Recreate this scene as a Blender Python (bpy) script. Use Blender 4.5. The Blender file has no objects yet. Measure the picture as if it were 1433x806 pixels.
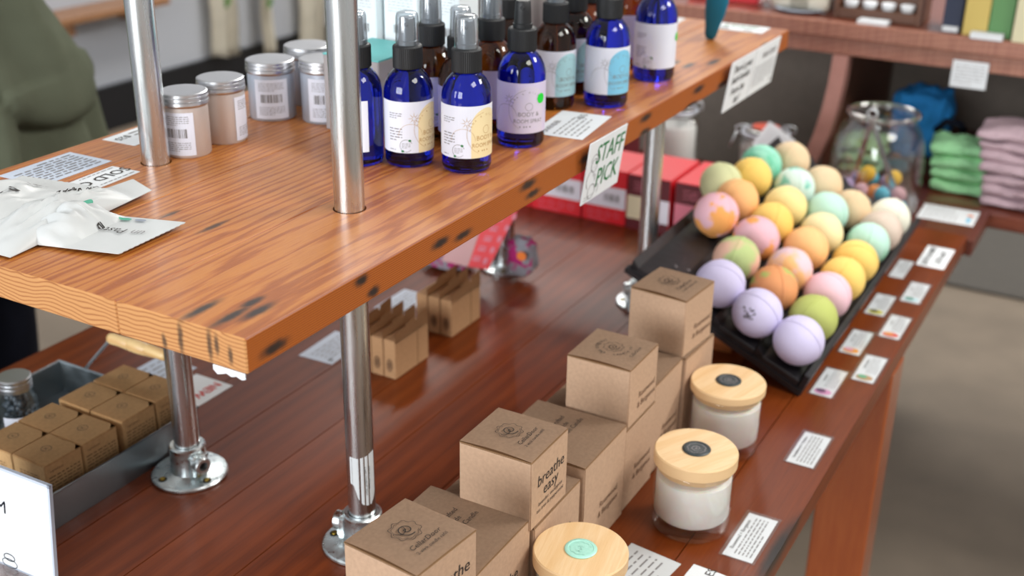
import bpy, bmesh, math, random
from mathutils import Vector, Matrix, noise
random.seed(7)
SC = bpy.context.scene
COL = SC.collection
PI = math.pi
TZ, SZ = 0.7496, 1.14          # table top height, upper shelf top height

# ---------------------------------------------------------------- camera
cam_d = bpy.data.cameras.new('camera')
cam_d.sensor_width = 36.0
cam_d.lens = 42.17
cam_d.clip_start = 0.02
cam_d.dof.use_dof = True
cam_d.dof.focus_distance = 1.10
cam_d.dof.aperture_fstop = 4.6
cam = bpy.data.objects.new('camera', cam_d)
COL.objects.link(cam)
cam.matrix_world = Matrix(((0.4892119, 0.3453612, -0.8008729, 0.0),
                           (-0.8720312, 0.2097695, -0.4422197, 0.0),
                           (0.0152732, 0.9147253, 0.4037875, 1.54),
                           (0, 0, 0, 1)))
SC.camera = cam
# ---------------------------------------------------------------- light
W = bpy.data.worlds.new('sky')
SC.world = W
W.use_nodes = True
bgn = W.node_tree.nodes['Background']
bgn.inputs[0].default_value = (0.97, 0.96, 0.94, 1)
bgn.inputs[1].default_value = 0.62
def area(name, loc, target, sx, sy, power, color):
    l = bpy.data.lights.new(name, 'AREA')
    l.shape = 'RECTANGLE'; l.size = sx; l.size_y = sy; l.energy = power; l.color = color
    o = bpy.data.objects.new(name, l); COL.objects.link(o)
    o.location = loc
    o.rotation_euler = (Vector(target) - Vector(loc)).to_track_quat('-Z', 'Y').to_euler()
    return o
area('shop_window_light', (-5.0, 1.4, 2.2), (1.2, 0.8, 0.9), 4.0, 2.4, 460, (0.93, 0.97, 1.0))
area('street_window_light', (6.3, 5.2, 2.0), (1.4, 0.8, 0.9), 3.0, 2.2, 330, (0.9, 0.96, 1.0))
for k, (cx, cy, pw) in enumerate(((0.6, -1.6, 70), (3.2, -1.8, 150), (4.4, 2.2, 130))):
    area('ceiling_fill_light', (cx, cy, 3.4), (cx, cy, 0), 1.2, 1.2, pw, (1.0, 0.97, 0.92))  # unseen overhead fill: first added for the candle wax, others for the far side
SC.view_settings.view_transform = 'Standard'
SC.view_settings.look = 'None'
SC.view_settings.gamma = 1.0
SC.view_settings.use_curve_mapping = False
SC.view_settings.exposure = -0.15

# ---------------------------------------------------------------- materials
def lin(c):
    if isinstance(c, str):
        c = [int(c[i:i+2], 16) / 255 for i in (0, 2, 4)]
        c = [x / 12.92 if x <= .04045 else ((x + .055) / 1.055) ** 2.4 for x in c]
    return (c[0], c[1], c[2], 1.0)
class NT:
    def __init__(s, name):
        s.m = bpy.data.materials.new(name); s.m.use_nodes = True
        s.t = s.m.node_tree; s.b = s.t.nodes['Principled BSDF']
    def n(s, typ, **kw):
        o = s.t.nodes.new(typ)
        for k, v in kw.items():
            if k in o.inputs.keys() if isinstance(k, str) else False: pass
            setattr(o, k, v)
        return o
    def l(s, a, b): s.t.links.new(a, b)
    def set(s, **kw):
        for k, v in kw.items():
            s.b.inputs[k.replace('_', ' ')].default_value = v
def plain(name, col, rough=.5, metal=0., spec=.5, var=0., vscale=40., bump=0., bscale=200., **kw):
    N = NT(name); c = lin(col)
    N.set(Roughness=rough, Metallic=metal); N.b.inputs['Specular IOR Level'].default_value = spec
    for k, v in kw.items(): N.b.inputs[k.replace('_', ' ')].default_value = v
    tc = N.n('ShaderNodeTexCoord')
    nz = N.n('ShaderNodeTexNoise'); nz.inputs['Scale'].default_value = vscale; nz.inputs['Detail'].default_value = 4
    N.l(tc.outputs['Object'], nz.inputs['Vector'])
    rp = N.n('ShaderNodeValToRGB')
    rp.color_ramp.elements[0].position = .3; rp.color_ramp.elements[1].position = .7
    v = max(var, .015)
    rp.color_ramp.elements[0].color = tuple(x * (1 - v) for x in c[:3]) + (1,)
    rp.color_ramp.elements[1].color = tuple(min(1, x * (1 + v)) for x in c[:3]) + (1,)
    N.l(nz.outputs['Fac'], rp.inputs['Fac']); N.l(rp.outputs['Color'], N.b.inputs['Base Color'])
    if bump:
        n2 = N.n('ShaderNodeTexNoise'); n2.inputs['Scale'].default_value = bscale; n2.inputs['Detail'].default_value = 3
        N.l(tc.outputs['Object'], n2.inputs['Vector'])
        bp = N.n('ShaderNodeBump'); bp.inputs['Strength'].default_value = bump; bp.inputs['Distance'].default_value = .002
        N.l(n2.outputs['Fac'], bp.inputs['Height']); N.l(bp.outputs['Normal'], N.b.inputs['Normal'])
    return N.m
def glass(name, col, rough=0.0, ior=1.45, **kw):
    N = NT(name)
    N.set(Roughness=rough, IOR=ior); N.b.inputs['Base Color'].default_value = lin(col)
    N.b.inputs['Transmission Weight'].default_value = 1.0
    return N.m
def thin_clear(name, col=(1, 1, 1), gloss=.12, rough=.05, haze=0.):
    # thin clear wall: mostly lets light through, with a coat-like reflection
    N = NT(name); out = N.t.nodes['Material Output']
    tr = N.n('ShaderNodeBsdfTransparent'); tr.inputs[0].default_value = lin(col)
    gl = N.n('ShaderNodeBsdfGlossy'); gl.inputs['Roughness'].default_value = rough
    df = N.n('ShaderNodeBsdfDiffuse'); df.inputs[0].default_value = (.8, .85, .87, 1)
    lw = N.n('ShaderNodeLayerWeight'); lw.inputs[0].default_value = .35
    mp = N.n('ShaderNodeMapRange'); mp.inputs['To Min'].default_value = gloss * .5; mp.inputs['To Max'].default_value = min(1, gloss * 5)
    N.l(lw.outputs['Facing'], mp.inputs['Value'])
    m1 = N.n('ShaderNodeMixShader'); m1.inputs[0].default_value = haze
    N.l(tr.outputs[0], m1.inputs[1]); N.l(df.outputs[0], m1.inputs[2])
    m2 = N.n('ShaderNodeMixShader'); N.l(mp.outputs[0], m2.inputs[0]); N.l(m1.outputs[0], m2.inputs[1]); N.l(gl.outputs[0], m2.inputs[2])
    N.l(m2.outputs[0], out.inputs['Surface'])
    return N.m
def add_stains(N, tc, col, stains, stain_col):
    nw = N.n('ShaderNodeTexNoise'); nw.inputs['Scale'].default_value = 130; nw.inputs['Detail'].default_value = 3
    N.l(tc.outputs['Object'], nw.inputs['Vector'])
    ofs = N.n('ShaderNodeVectorMath', operation='MULTIPLY_ADD'); ofs.inputs[1].default_value = (.008, .0032, .0032)
    N.l(nw.outputs['Color'], ofs.inputs[0]); N.l(tc.outputs['Object'], ofs.inputs[2])
    cur = None
    for (cx, cy, cz, rx, ry, rz, st) in stains:
        a = N.n('ShaderNodeVectorMath', operation='SUBTRACT'); a.inputs[1].default_value = (cx + .004, cy + .0016, cz + .0016)
        N.l(ofs.outputs[0], a.inputs[0])
        b = N.n('ShaderNodeVectorMath', operation='MULTIPLY'); b.inputs[1].default_value = (1 / rx, 1 / ry, 1 / rz); N.l(a.outputs[0], b.inputs[0])
        c = N.n('ShaderNodeVectorMath', operation='LENGTH'); N.l(b.outputs[0], c.inputs[0])
        d = N.n('ShaderNodeMapRange'); d.interpolation_type = 'SMOOTHSTEP'
        d.inputs['From Min'].default_value = 1.25; d.inputs['From Max'].default_value = .25
        d.inputs['To Max'].default_value = st
        N.l(c.outputs['Value'], d.inputs['Value'])
        if cur is None: cur = d.outputs[0]
        else:
            x = N.n('ShaderNodeMath', operation='MAXIMUM'); N.l(cur, x.inputs[0]); N.l(d.outputs[0], x.inputs[1]); cur = x.outputs[0]
    ms = N.n('ShaderNodeMix'); ms.data_type = 'RGBA'; N.l(cur, ms.inputs[0]); N.l(col, ms.inputs[6]); ms.inputs[7].default_value = stain_col + (1,)
    return ms.outputs[2]
def wood(name, stops, scale=(3, 60, 60), ring=9., dist=4., rough=.35, stains=(), fine=.35, coat=.0, stain_col=(.012, .010, .009), rand=0.12, spec=.5, bump=.15, cscale=1.):
    N = NT(name); N.set(Roughness=rough); N.b.inputs['Specular IOR Level'].default_value = spec
    N.b.inputs['Coat Weight'].default_value = coat; N.b.inputs['Coat Roughness'].default_value = .12
    tc = N.n('ShaderNodeTexCoord'); oi = N.n('ShaderNodeObjectInfo')
    # every board gets its own bit of the log
    sh = N.n('ShaderNodeVectorMath', operation='MULTIPLY_ADD')
    cb = N.n('ShaderNodeCombineXYZ')
    N.l(oi.outputs['Random'], cb.inputs[0]); N.l(oi.outputs['Random'], cb.inputs[2])
    sh.inputs[1].default_value = (3.7, 0, .35); N.l(cb.outputs[0], sh.inputs[0]); N.l(tc.outputs['Object'], sh.inputs[2])
    mp = N.n('ShaderNodeMapping'); mp.inputs['Scale'].default_value = tuple(s * cscale for s in (.55, 6, 7))
    N.l(sh.outputs[0], mp.inputs['Vector'])
    wv = N.n('ShaderNodeTexWave', wave_type='RINGS', rings_direction='X')
    wv.inputs['Scale'].default_value = ring; wv.inputs['Distortion'].default_value = dist
    wv.inputs['Detail'].default_value = 3; wv.inputs['Detail Scale'].default_value = 1.2; wv.inputs['Detail Roughness'].default_value = .55
    N.l(mp.outputs[0], wv.inputs['Vector'])
    m2 = N.n('ShaderNodeMapping'); m2.inputs['Scale'].default_value = tuple(s for s in scale)
    N.l(sh.outputs[0], m2.inputs['Vector'])
    nf = N.n('ShaderNodeTexNoise'); nf.inputs['Scale'].default_value = 6; nf.inputs['Detail'].default_value = 5; nf.inputs['Roughness'].default_value = .65
    N.l(m2.outputs[0], nf.inputs['Vector'])
    mx = N.n('ShaderNodeMix'); mx.data_type = 'FLOAT'; mx.inputs[0].default_value = fine
    N.l(wv.outputs['Fac'], mx.inputs[2]); N.l(nf.outputs['Fac'], mx.inputs[3])
    ad = N.n('ShaderNodeMath', operation='MULTIPLY_ADD'); ad.inputs[1].default_value = rand; N.l(oi.outputs['Random'], ad.inputs[0]); N.l(mx.outputs[0], ad.inputs[2])
    rp = N.n('ShaderNodeValToRGB'); e = rp.color_ramp.elements
    while len(e) < len(stops): e.new(.5)
    for i, (p, c) in enumerate(stops): e[i].position = p; e[i].color = lin(c)
    N.l(ad.outputs[0], rp.inputs['Fac'])
    col = rp.outputs['Color']
    if stains:
        col = add_stains(N, tc, col, stains, stain_col)
    N.l(col, N.b.inputs['Base Color'])
    if bump:
        bp = N.n('ShaderNodeBump'); bp.inputs['Strength'].default_value = bump; bp.inputs['Distance'].default_value = .0015
        N.l(nf.outputs['Fac'], bp.inputs['Height']); N.l(bp.outputs['Normal'], N.b.inputs['Normal'])
    return N.m
def marble(name, c1, c2, thr=.5, scale=14, soft=.03, rough=.85):
    N = NT(name); N.set(Roughness=rough); N.b.inputs['Specular IOR Level'].default_value = .25
    tc = N.n('ShaderNodeTexCoord'); nz = N.n('ShaderNodeTexNoise'); nz.inputs['Scale'].default_value = scale; nz.inputs['Detail'].default_value = 4
    oi = N.n('ShaderNodeObjectInfo'); va = N.n('ShaderNodeVectorMath', operation='ADD'); N.l(tc.outputs['Object'], va.inputs[0]); N.l(oi.outputs['Location'], va.inputs[1])
    N.l(va.outputs[0], nz.inputs['Vector'])
    rp = N.n('ShaderNodeValToRGB'); e = rp.color_ramp.elements
    e[0].position = thr - soft; e[0].color = lin(c1); e[1].position = thr + soft; e[1].color = lin(c2)
    N.l(nz.outputs['Fac'], rp.inputs['Fac']); N.l(rp.outputs[0], N.b.inputs['Base Color'])
    n2 = N.n('ShaderNodeTexNoise'); n2.inputs['Scale'].default_value = 260; N.l(tc.outputs['Object'], n2.inputs['Vector'])
    bp = N.n('ShaderNodeBump'); bp.inputs['Strength'].default_value = .25; bp.inputs['Distance'].default_value = .001
    N.l(n2.outputs['Fac'], bp.inputs['Height']); N.l(bp.outputs['Normal'], N.b.inputs['Normal'])
    return N.m

# shelf stains, given in the shelf's own frame (origin: near front corner of its underside)
SX0, SY0, STH = .6066, .562, .030
def _t(p, q, w=.006, st=.97):     # streak on the top face
    return ((p[0]+q[0])/2-SX0, (p[1]+q[1])/2-SY0, STH, abs(q[0]-p[0])/2+.006, w, .006, st)
def _f(p, q, w=.006, st=.97):     # streak on the long front face
    return ((p[0]+q[0])/2-SX0, 0, (p[1]+q[1])/2-(SZ-STH), abs(q[0]-p[0])/2+.004, .006, w, st)
STAINS = [_t((.608, .627), (.651, .626)), _t((.609, .599), (.656, .597)), _t((.632, .588), (.668, .585), .007), _t((.65, .604), (.672, .599)),
          _t((.767, .803), (.786, .797), .004, .8), _t((.755, .748), (.79, .738), .005, .85), _t((1.6, .632), (1.637, .632), .007),
          _t((1.597, .61), (1.636, .607), .007), _t((1.633, .588), (1.679, .583), .007),
          _f((.622, 1.121), (.655, 1.118)), _f((.746, 1.134), (.762, 1.133)), _f((.763, 1.117), (.778, 1.116)), _f((.864, 1.126), (.893, 1.125)),
          _f((.903, 1.12), (.935, 1.12), .005), _f((1.032, 1.134), (1.066, 1.132)), _f((1.045, 1.12), (1.075, 1.12), .005),
          _f((1.17, 1.126), (1.21, 1.123)), _f((1.518, 1.128), (1.56, 1.129)), _f((1.612, 1.115), (1.655, 1.115)), _f((1.49, 1.113), (1.54, 1.111), .004),
          _f((1.339, 1.131), (1.375, 1.132)), _f((1.34, 1.113), (1.373, 1.113)), _f((1.8, 1.138), (1.84, 1.136), .005)]
for yy, zz, hz, wy in ((.646, .007, .008, .0022), (.628, .014, .018, .0024), (.598, .016, .018, .0022), (.591, .018, .011, .002), (.578, .012, .009, .002)):
    STAINS.append((0, yy-SY0, zz, .006, wy+.001, hz, .8))
M = {}
def face_wood(name, c_dark, c_mid, c_light, axis_scale, bands, dist, dscale, rough, thin=.22):
    # cut or planed face of the boards: thin dark year-ring lines on a lighter ground
    N = NT(name); N.set(Roughness=rough)
    tc = N.n('ShaderNodeTexCoord'); oi = N.n('ShaderNodeObjectInfo')
    sh = N.n('ShaderNodeVectorMath', operation='MULTIPLY_ADD'); cb = N.n('ShaderNodeCombineXYZ'); N.l(oi.outputs['Random'], cb.inputs[0]); N.l(oi.outputs['Random'], cb.inputs[1])
    sh.inputs[1].default_value = (3, 2, 0); N.l(cb.outputs[0], sh.inputs[0]); N.l(tc.outputs['Object'], sh.inputs[2])
    mp = N.n('ShaderNodeMapping'); mp.inputs['Scale'].default_value = axis_scale; N.l(sh.outputs[0], mp.inputs['Vector'])
    wv = N.n('ShaderNodeTexWave', wave_type='BANDS', bands_direction='Z'); wv.inputs['Scale'].default_value = bands; wv.inputs['Distortion'].default_value = dist
    wv.inputs['Detail'].default_value = 1.5; wv.inputs['Detail Scale'].default_value = dscale; N.l(mp.outputs[0], wv.inputs['Vector'])
    rp = N.n('ShaderNodeValToRGB'); e = rp.color_ramp.elements; e[0].position = 0; e[0].color = lin(c_dark); e[1].position = 1; e[1].color = lin(c_light)
    q = e.new(thin); q.color = lin(c_mid); N.l(wv.outputs['Fac'], rp.inputs['Fac'])
    nz = N.n('ShaderNodeTexNoise'); nz.inputs['Scale'].default_value = 18; N.l(mp.outputs[0], nz.inputs['Vector'])
    mx = N.n('ShaderNodeMix'); mx.data_type = 'RGBA'; mx.blend_type = 'MULTIPLY'; mx.inputs[0].default_value = .35; N.l(rp.outputs[0], mx.inputs[6]); N.l(nz.outputs['Color'], mx.inputs[7])
    hs = N.n('ShaderNodeHueSaturation'); hs.inputs['Value'].default_value = 1.1; N.l(mx.outputs[2], hs.inputs['Color'])
    col = add_stains(N, tc, rp.outputs[0], STAINS, (.012, .010, .009))
    N.l(col, N.b.inputs['Base Color'])
    return N.m
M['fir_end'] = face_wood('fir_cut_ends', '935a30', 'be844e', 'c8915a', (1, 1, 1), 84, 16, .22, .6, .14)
M['fir_front'] = face_wood('fir_planed_edge', '7a3408', '9c5014', 'ae601c', (.06, 1, 1), 150, 6, .12, .42, .3)
M['shelf'] = wood('fir_boards', [(.0, '74370f'), (.22, '944e1e'), (.42, 'ac6429'), (.7, 'bc7836'), (1.0, 'ae682c')], scale=(4, 70, 70), ring=8, dist=9, rough=.38, stains=STAINS, coat=.10, rand=.06, fine=.45)
M['table'] = wood('dark_red_planks', [(.0, '421604'), (.35, '5a2408'), (.65, '6e300d'), (1., '7c3c16')], scale=(2.2, 60, 60), ring=2.2, dist=3, rough=.30, coat=.05, spec=.33, fine=.8, rand=.22, bump=.08,
                  stains=[(1.095-.3, .268-.2621, .03, .085, .011, .02, .97), (1.15-.3, .266-.2621, .03, .04, .003, .02, .8)])
M['table2'] = wood('dim_brown_planks', [(.0, '401a10'), (.5, '5c2818'), (1., '6c3220')], scale=(2.2, 60, 60), ring=2., dist=3, rough=.4, coat=.1, fine=.8)
M['leg_wood'] = wood('table_leg_wood', [(.0, '7a3210'), (.5, '98481c'), (1., 'ac5a28')], scale=(14, 14, 1.5), ring=.3, dist=2, rough=.2, coat=.6, fine=.92)
M['lid_wood'] = wood('pine_lid_wood', [(.0, 'c8965e'), (.25, 'dcb684'), (.75, 'e4c498'), (1., 'dab484')], scale=(6, 80, 80), ring=16, dist=2.5, rough=.5, fine=.35, cscale=1.6)
M['counter'] = wood('striped_counter_veneer', [(.0, '5e3428'), (.35, '84503e'), (.6, 'a06a56'), (1., 'b8866e')], scale=(2, 34, 1.2), ring=4, dist=1., rough=.4, fine=.85, coat=.15)
M['counter_top'] = wood('counter_top_wood', [(.0, '4a2012'), (.5, '703420'), (1., '8a4a30')], scale=(60, 4, 60), ring=2, dist=2, rough=.3, fine=.8, coat=.3)
M['pink_trim'] = plain('dusty_pink_trim', 'b88478', .45, var=.06)
M['dark_panel'] = plain('dark_brown_panel', '5e3827', .5, var=.1)
M['dark_back'] = plain('charcoal_brown_back_panel', '7a7067', .8, var=.06)
def metal(name, col, r0, r1, scale=(60, 60, 4), bump=.05):
    N = NT(name); N.set(Metallic=1.0); c = lin(col)
    tc = N.n('ShaderNodeTexCoord'); mp = N.n('ShaderNodeMapping'); mp.inputs['Scale'].default_value = scale; N.l(tc.outputs['Object'], mp.inputs['Vector'])
    nz = N.n('ShaderNodeTexNoise'); nz.inputs['Scale'].default_value = 2.5; nz.inputs['Detail'].default_value = 4; N.l(mp.outputs[0], nz.inputs['Vector'])
    r = N.n('ShaderNodeMapRange'); r.inputs['From Min'].default_value = .3; r.inputs['From Max'].default_value = .7; r.inputs['To Min'].default_value = r0; r.inputs['To Max'].default_value = r1
    N.l(nz.outputs['Fac'], r.inputs['Value']); N.l(r.outputs[0], N.b.inputs['Roughness'])
    rp = N.n('ShaderNodeValToRGB'); rp.color_ramp.elements[0].color = tuple(x*.82 for x in c[:3])+(1,); rp.color_ramp.elements[1].color = c
    N.l(nz.outputs['Fac'], rp.inputs['Fac']); N.l(rp.outputs[0], N.b.inputs['Base Color'])
    bp = N.n('ShaderNodeBump'); bp.inputs['Strength'].default_value = bump; bp.inputs['Distance'].default_value = .001; N.l(nz.outputs['Fac'], bp.inputs['Height']); N.l(bp.outputs[0], N.b.inputs['Normal'])
    return N.m
M['pipe'] = metal('galvanised_pipe', 'e0e4e6', .2, .34)
M['cast'] = metal('bright_cast_steel', 'dde6e8', .22, .42, (50, 50, 50), .3)
M['galv'] = metal('galvanised_sheet', '9ea8ae', .32, .55, (14, 14, 14), .05)
M['alu'] = metal('brushed_aluminium', 'd8d9dc', .30, .36, (8, 8, 8), .0)
M['wire'] = metal('steel_wire', 'e4e8ec', .25, .4)
M['hole'] = plain('dark_recess', '15120f', .7)
M['brass'] = metal('brass_screw', '8a7430', .35, .5)
M['kraft'] = plain('kraft_board', 'b99a80', .85, var=.07, vscale=260, spec=.2)
M['kraft_b'] = plain('warm_kraft_board', 'c09a6c', .85, var=.07, vscale=240, spec=.2)
M['kraft_c'] = plain('brown_kraft_carton', 'b48c66', .85, var=.08, vscale=240, spec=.2)
M['kraft_in'] = plain('shaded_kraft_inside', '8a6a48', .9, var=.05)
M['ink'] = plain('black_ink', '2c2622', .7)
M['ink_soft'] = plain('grey_ink', '807d7e', .7)
M['ink_brown'] = plain('brown_ink', '6a4c34', .7)
M['green_ink'] = plain('green_ink', '2f7a48', .7)
M['red_ink'] = plain('red_ink', 'c8281e', .7)
M['tan_ink'] = plain('tan_ink', 'b89058', .7)
M['paper'] = plain('white_card', 'dfe3e6', .6, spec=.3)
M['paper_cool'] = plain('cool_white_card', 'c3cddc', .45, spec=.4)
M['paper_grey'] = plain('grey_white_card', 'c8ccce', .6)
M['sleeve'] = thin_clear('clear_card_sleeve', (.98, .98, .98), .07, .15, .03)
M['sign_white'] = plain('white_sign_paper', 'f4f8fc', .35)
M['cobalt'] = glass('cobalt_glass', (.012, .03, .62), 0.0)
M['amber'] = glass('amber_glass', (.15, .038, .004), 0.0)
M['blk'] = plain('ribbed_black_plastic', '16181b', .5)
M['nozzle'] = plain('grey_nozzle_plastic', '80868c', .28, metal=.45)
M['cap'] = thin_clear('clear_cap', (.80, .83, .86), .16, .12, .05)
M['label'] = plain('white_bottle_label', 'dfe2ee', .5, spec=.3)
M['lav'] = plain('lilac_bottle_label', 'd0c8e2', .5)
M['tint_gold'] = plain('gold_label_tint', 'e8d6a8', .5); M['tint_blue'] = plain('blue_label_tint', '7cc4e2', .5); M['tint_teal'] = plain('teal_label_tint', 'a4d0d8', .5); M['tint_lav'] = plain('lilac_label_tint', 'd3cbdc', .5)
M['dot'] = plain('bright_green_sticker', '18d63c', .4)
M['tin_body'] = plain('pearl_tin_body', 'd2cac5', .35, metal=.35); M['tin_body2'] = plain('silver_tin_body', 'b8c2d0', .4, metal=.4)
M['wax'] = plain('white_wax', 'f8f8f3', .45, spec=.4, Subsurface_Weight=.35, Subsurface_Scale=.02)
M['clear'] = glass('clear_glass', (1, 1, 1), 0.0)
M['tumbler'] = thin_clear('clear_tumbler_glass', (.99, .99, .985), .05, .03, 0.)
M['jar_clear'] = thin_clear('clear_jar_glass', (.97, .985, .98), .09, .03, 0.)
M['seal_dark'] = plain('dark_wax_seal', '2c3436', .4, var=.3, vscale=80, bump=.5, bscale=300)
M['seal_mint'] = plain('mint_wax_seal', 'a6dccb', .35, bump=.2)
M['black_wood'] = plain('black_painted_wood', '1e1d20', .38, var=.25, vscale=30, bump=.4, bscale=60)
M['dust'] = plain('pale_bath_powder', '8a8488', .9)
M['olive'] = plain('olive_cotton', '7a806c', .9, var=.08, vscale=12, bump=.2, bscale=500, spec=.15)
M['navy'] = plain('navy_denim', '10131f', .9, var=.1, spec=.15)
M['skin'] = plain('skin', 'b98a6c', .6); M['hair'] = plain('dark_brown_hair', '2c1c12', .6)
M['shoe'] = plain('black_shoe_leather', '15131a', .5)
M['floor'] = plain('brown_grey_concrete', '736759', .62, var=.12, vscale=6, bump=.05)
M['mat'] = plain('charcoal_floor_mat', '4c4843', .9, var=.05, bump=.3)
M['wall'] = plain('cool_grey_wall_paint', 'a2a5ac', .7, var=.03, vscale=2)
M['base'] = plain('black_skirting', '0a0b10', .5)
M['ledge'] = plain('tan_ledge_wood', '8a6242', .4, var=.15)
M['cream'] = plain('cream_cotton', 'd6cfbf', .95, var=.06, vscale=8)
M['green_print'] = plain('green_print', '4f7a34', .8)
M['teal'] = plain('teal_rubber', '156a86', .55, spec=.3)
M['teal_box'] = plain('teal_box_board', '5fb6b4', .5); M['grey_box'] = plain('grey_box_board', '9a9494', .5); M['white_box'] = plain('white_leaflet_box', 'e6eef2', .5)
M['red'] = plain('red_carton', 'd02430', .45); M['red2'] = plain('bright_red_print', 'e0202c', .4); M['maroon'] = plain('maroon_print', '5e1620', .45); M['pinkp'] = plain('pink_print', 'd8788a', .5); M['creamp'] = plain('cream_print', 'dccfae', .5)
M['white_print'] = plain('white_print', 'e8e4ee', .5)
M['grip'] = wood('turned_beech_grip', [(.0, 'c89a60'), (1., 'e6c68e')], rough=.4, ring=4, dist=1)
M['pouch'] = plain('white_paper_pouch', 'c6c9c9', .42, var=.02, bump=.15, bscale=60)
M['leaf_g'] = plain('teal_green_print', '4aa68a', .5); M['leaf_s'] = plain('slate_print', '8a92a0', .5)
M['plastic'] = plain('translucent_milky_plastic', 'd9a9a8', .25, Alpha=.75)
M['orange_wood'] = plain('orange_varnished_wood', 'b46a3c', .35, var=.12)
M['green_cloth'] = plain('light_green_terry', 'a4e0a8', .95, var=.1, vscale=60, bump=.5, bscale=300, spec=.1)
M['pink_cloth'] = plain('dusty_pink_terry', 'bfa6ae', .95, var=.1, vscale=60, bump=.5, bscale=300, spec=.1)
M['blue_cloth'] = plain('bright_blue_cloth', '2a7ec0', .9, var=.15, vscale=40, bump=.3, spec=.15)
M['lime_cloth'] = plain('pale_lime_terry', 'b6d6a2', .95, var=.08, bump=.4, spec=.1)
M['navy_box'] = plain('navy_book_cloth', '222c44', .6); M['yellow_box'] = plain('mustard_book_cloth', 'c8b060', .6); M['green_box'] = plain('green_book_cloth', '5a8a54', .6); M['cream_box'] = plain('cream_book_cloth', 'cfc8a6', .6)
M['rack_wood'] = plain('walnut_rack_wood', '63412f', .5, var=.1)
M['salt'] = plain('white_bath_salt', 'e2e0de', .8, bump=.6, bscale=400); M['salt2'] = plain('grey_pink_salt', 'b4a6a0', .8, bump=.6, bscale=400)
M['pill'] = plain('slate_pills', '3c4650', .5)
M['rubber'] = plain('orange_red_gasket', 'd2604e', .5)
M['pattern'] = marble('pink_and_grey_pattern_fabric', '8a8a92', 'a8286c', .55, 45)
M['orange_dot'] = plain('orange_print', 'e87a28', .6)

# ---------------------------------------------------------------- geometry helpers
def tag(o, label=None, cat=None, group=None, kind=None):
    if label: o['label'] = label
    if cat: o['category'] = cat
    if group: o['group'] = group
    if kind: o['kind'] = kind
    return o
def thing(name, label, cat, loc, rz=0, group=None):
    o = bpy.data.objects.new(name, None); COL.objects.link(o); o.empty_display_size = .03
    o.location = loc; o.rotation_euler = (0, 0, rz)
    return tag(o, label, cat, group)
def obj(name, bm, mat, parent=None, smooth=False, loc=None, rz=None, label=None):
    me = bpy.data.meshes.new(name)
    if isinstance(bm, bmesh.types.BMesh):
        bm.to_mesh(me); bm.free()
    else:
        me.from_pydata(bm[0], [], bm[1])
    me.validate()
    me.materials.append(mat if not isinstance(mat, str) else M[mat])
    if smooth is True: me.shade_smooth()
    elif smooth:
        me.shade_smooth()
        try: me.set_sharp_from_angle(angle=smooth)
        except Exception: pass
    o = bpy.data.objects.new(name, me); COL.objects.link(o)
    if parent is not None: o.parent = parent
    if loc is not None: o.location = loc
    if rz is not None: o.rotation_euler = (0, 0, rz)
    if label: o['label'] = label
    return o
def B(): return bmesh.new()
def tf(bm, vs, mat): bmesh.ops.transform(bm, matrix=mat, verts=vs)
def box(bm, x0, y0, z0, x1, y1, z1, bev=0., seg=1, mat=None):
    r = bmesh.ops.create_cube(bm, size=1)
    vs = r['verts']
    for v in vs:
        v.co = Vector((x0 + (v.co.x + .5) * (x1 - x0), y0 + (v.co.y + .5) * (y1 - y0), z0 + (v.co.z + .5) * (z1 - z0)))
    if bev:
        es = list({e for v in vs for e in v.link_edges})
        r2 = bmesh.ops.bevel(bm, geom=es, offset=bev, segments=seg, affect='EDGES', clamp_overlap=True)
        vs = list(set(r2['verts']) | {v for v in vs if v.is_valid})
    if mat is not None: tf(bm, [v for v in vs if v.is_valid], mat)
    return vs
def lathe(bm, prof, seg=32, c=(0, 0, 0), mat=None, caps=True):
    rings = []; new = []
    for r, z in prof:
        if r < 1e-6:
            v = bm.verts.new((c[0], c[1], c[2] + z)); rings.append([v]); new.append(v)
        else:
            ring = [bm.verts.new((c[0] + r * math.cos(2*PI*i/seg), c[1] + r * math.sin(2*PI*i/seg), c[2] + z)) for i in range(seg)]
            rings.append(ring); new += ring
    for a, b in zip(rings[:-1], rings[1:]):
        for i in range(seg):
            j = (i + 1) % seg
            try:
                if len(a) == 1 and len(b) > 1: bm.faces.new((a[0], b[j], b[i]))
                elif len(b) == 1 and len(a) > 1: bm.faces.new((a[i], a[j], b[0]))
                elif len(a) > 1: bm.faces.new((a[i], a[j], b[j], b[i]))
            except ValueError: pass
    if caps:
        if len(rings[0]) > 1: bm.faces.new(list(reversed(rings[0])))
        if len(rings[-1]) > 1: bm.faces.new(rings[-1])
    if mat is not None: tf(bm, new, mat)
    return new
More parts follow.
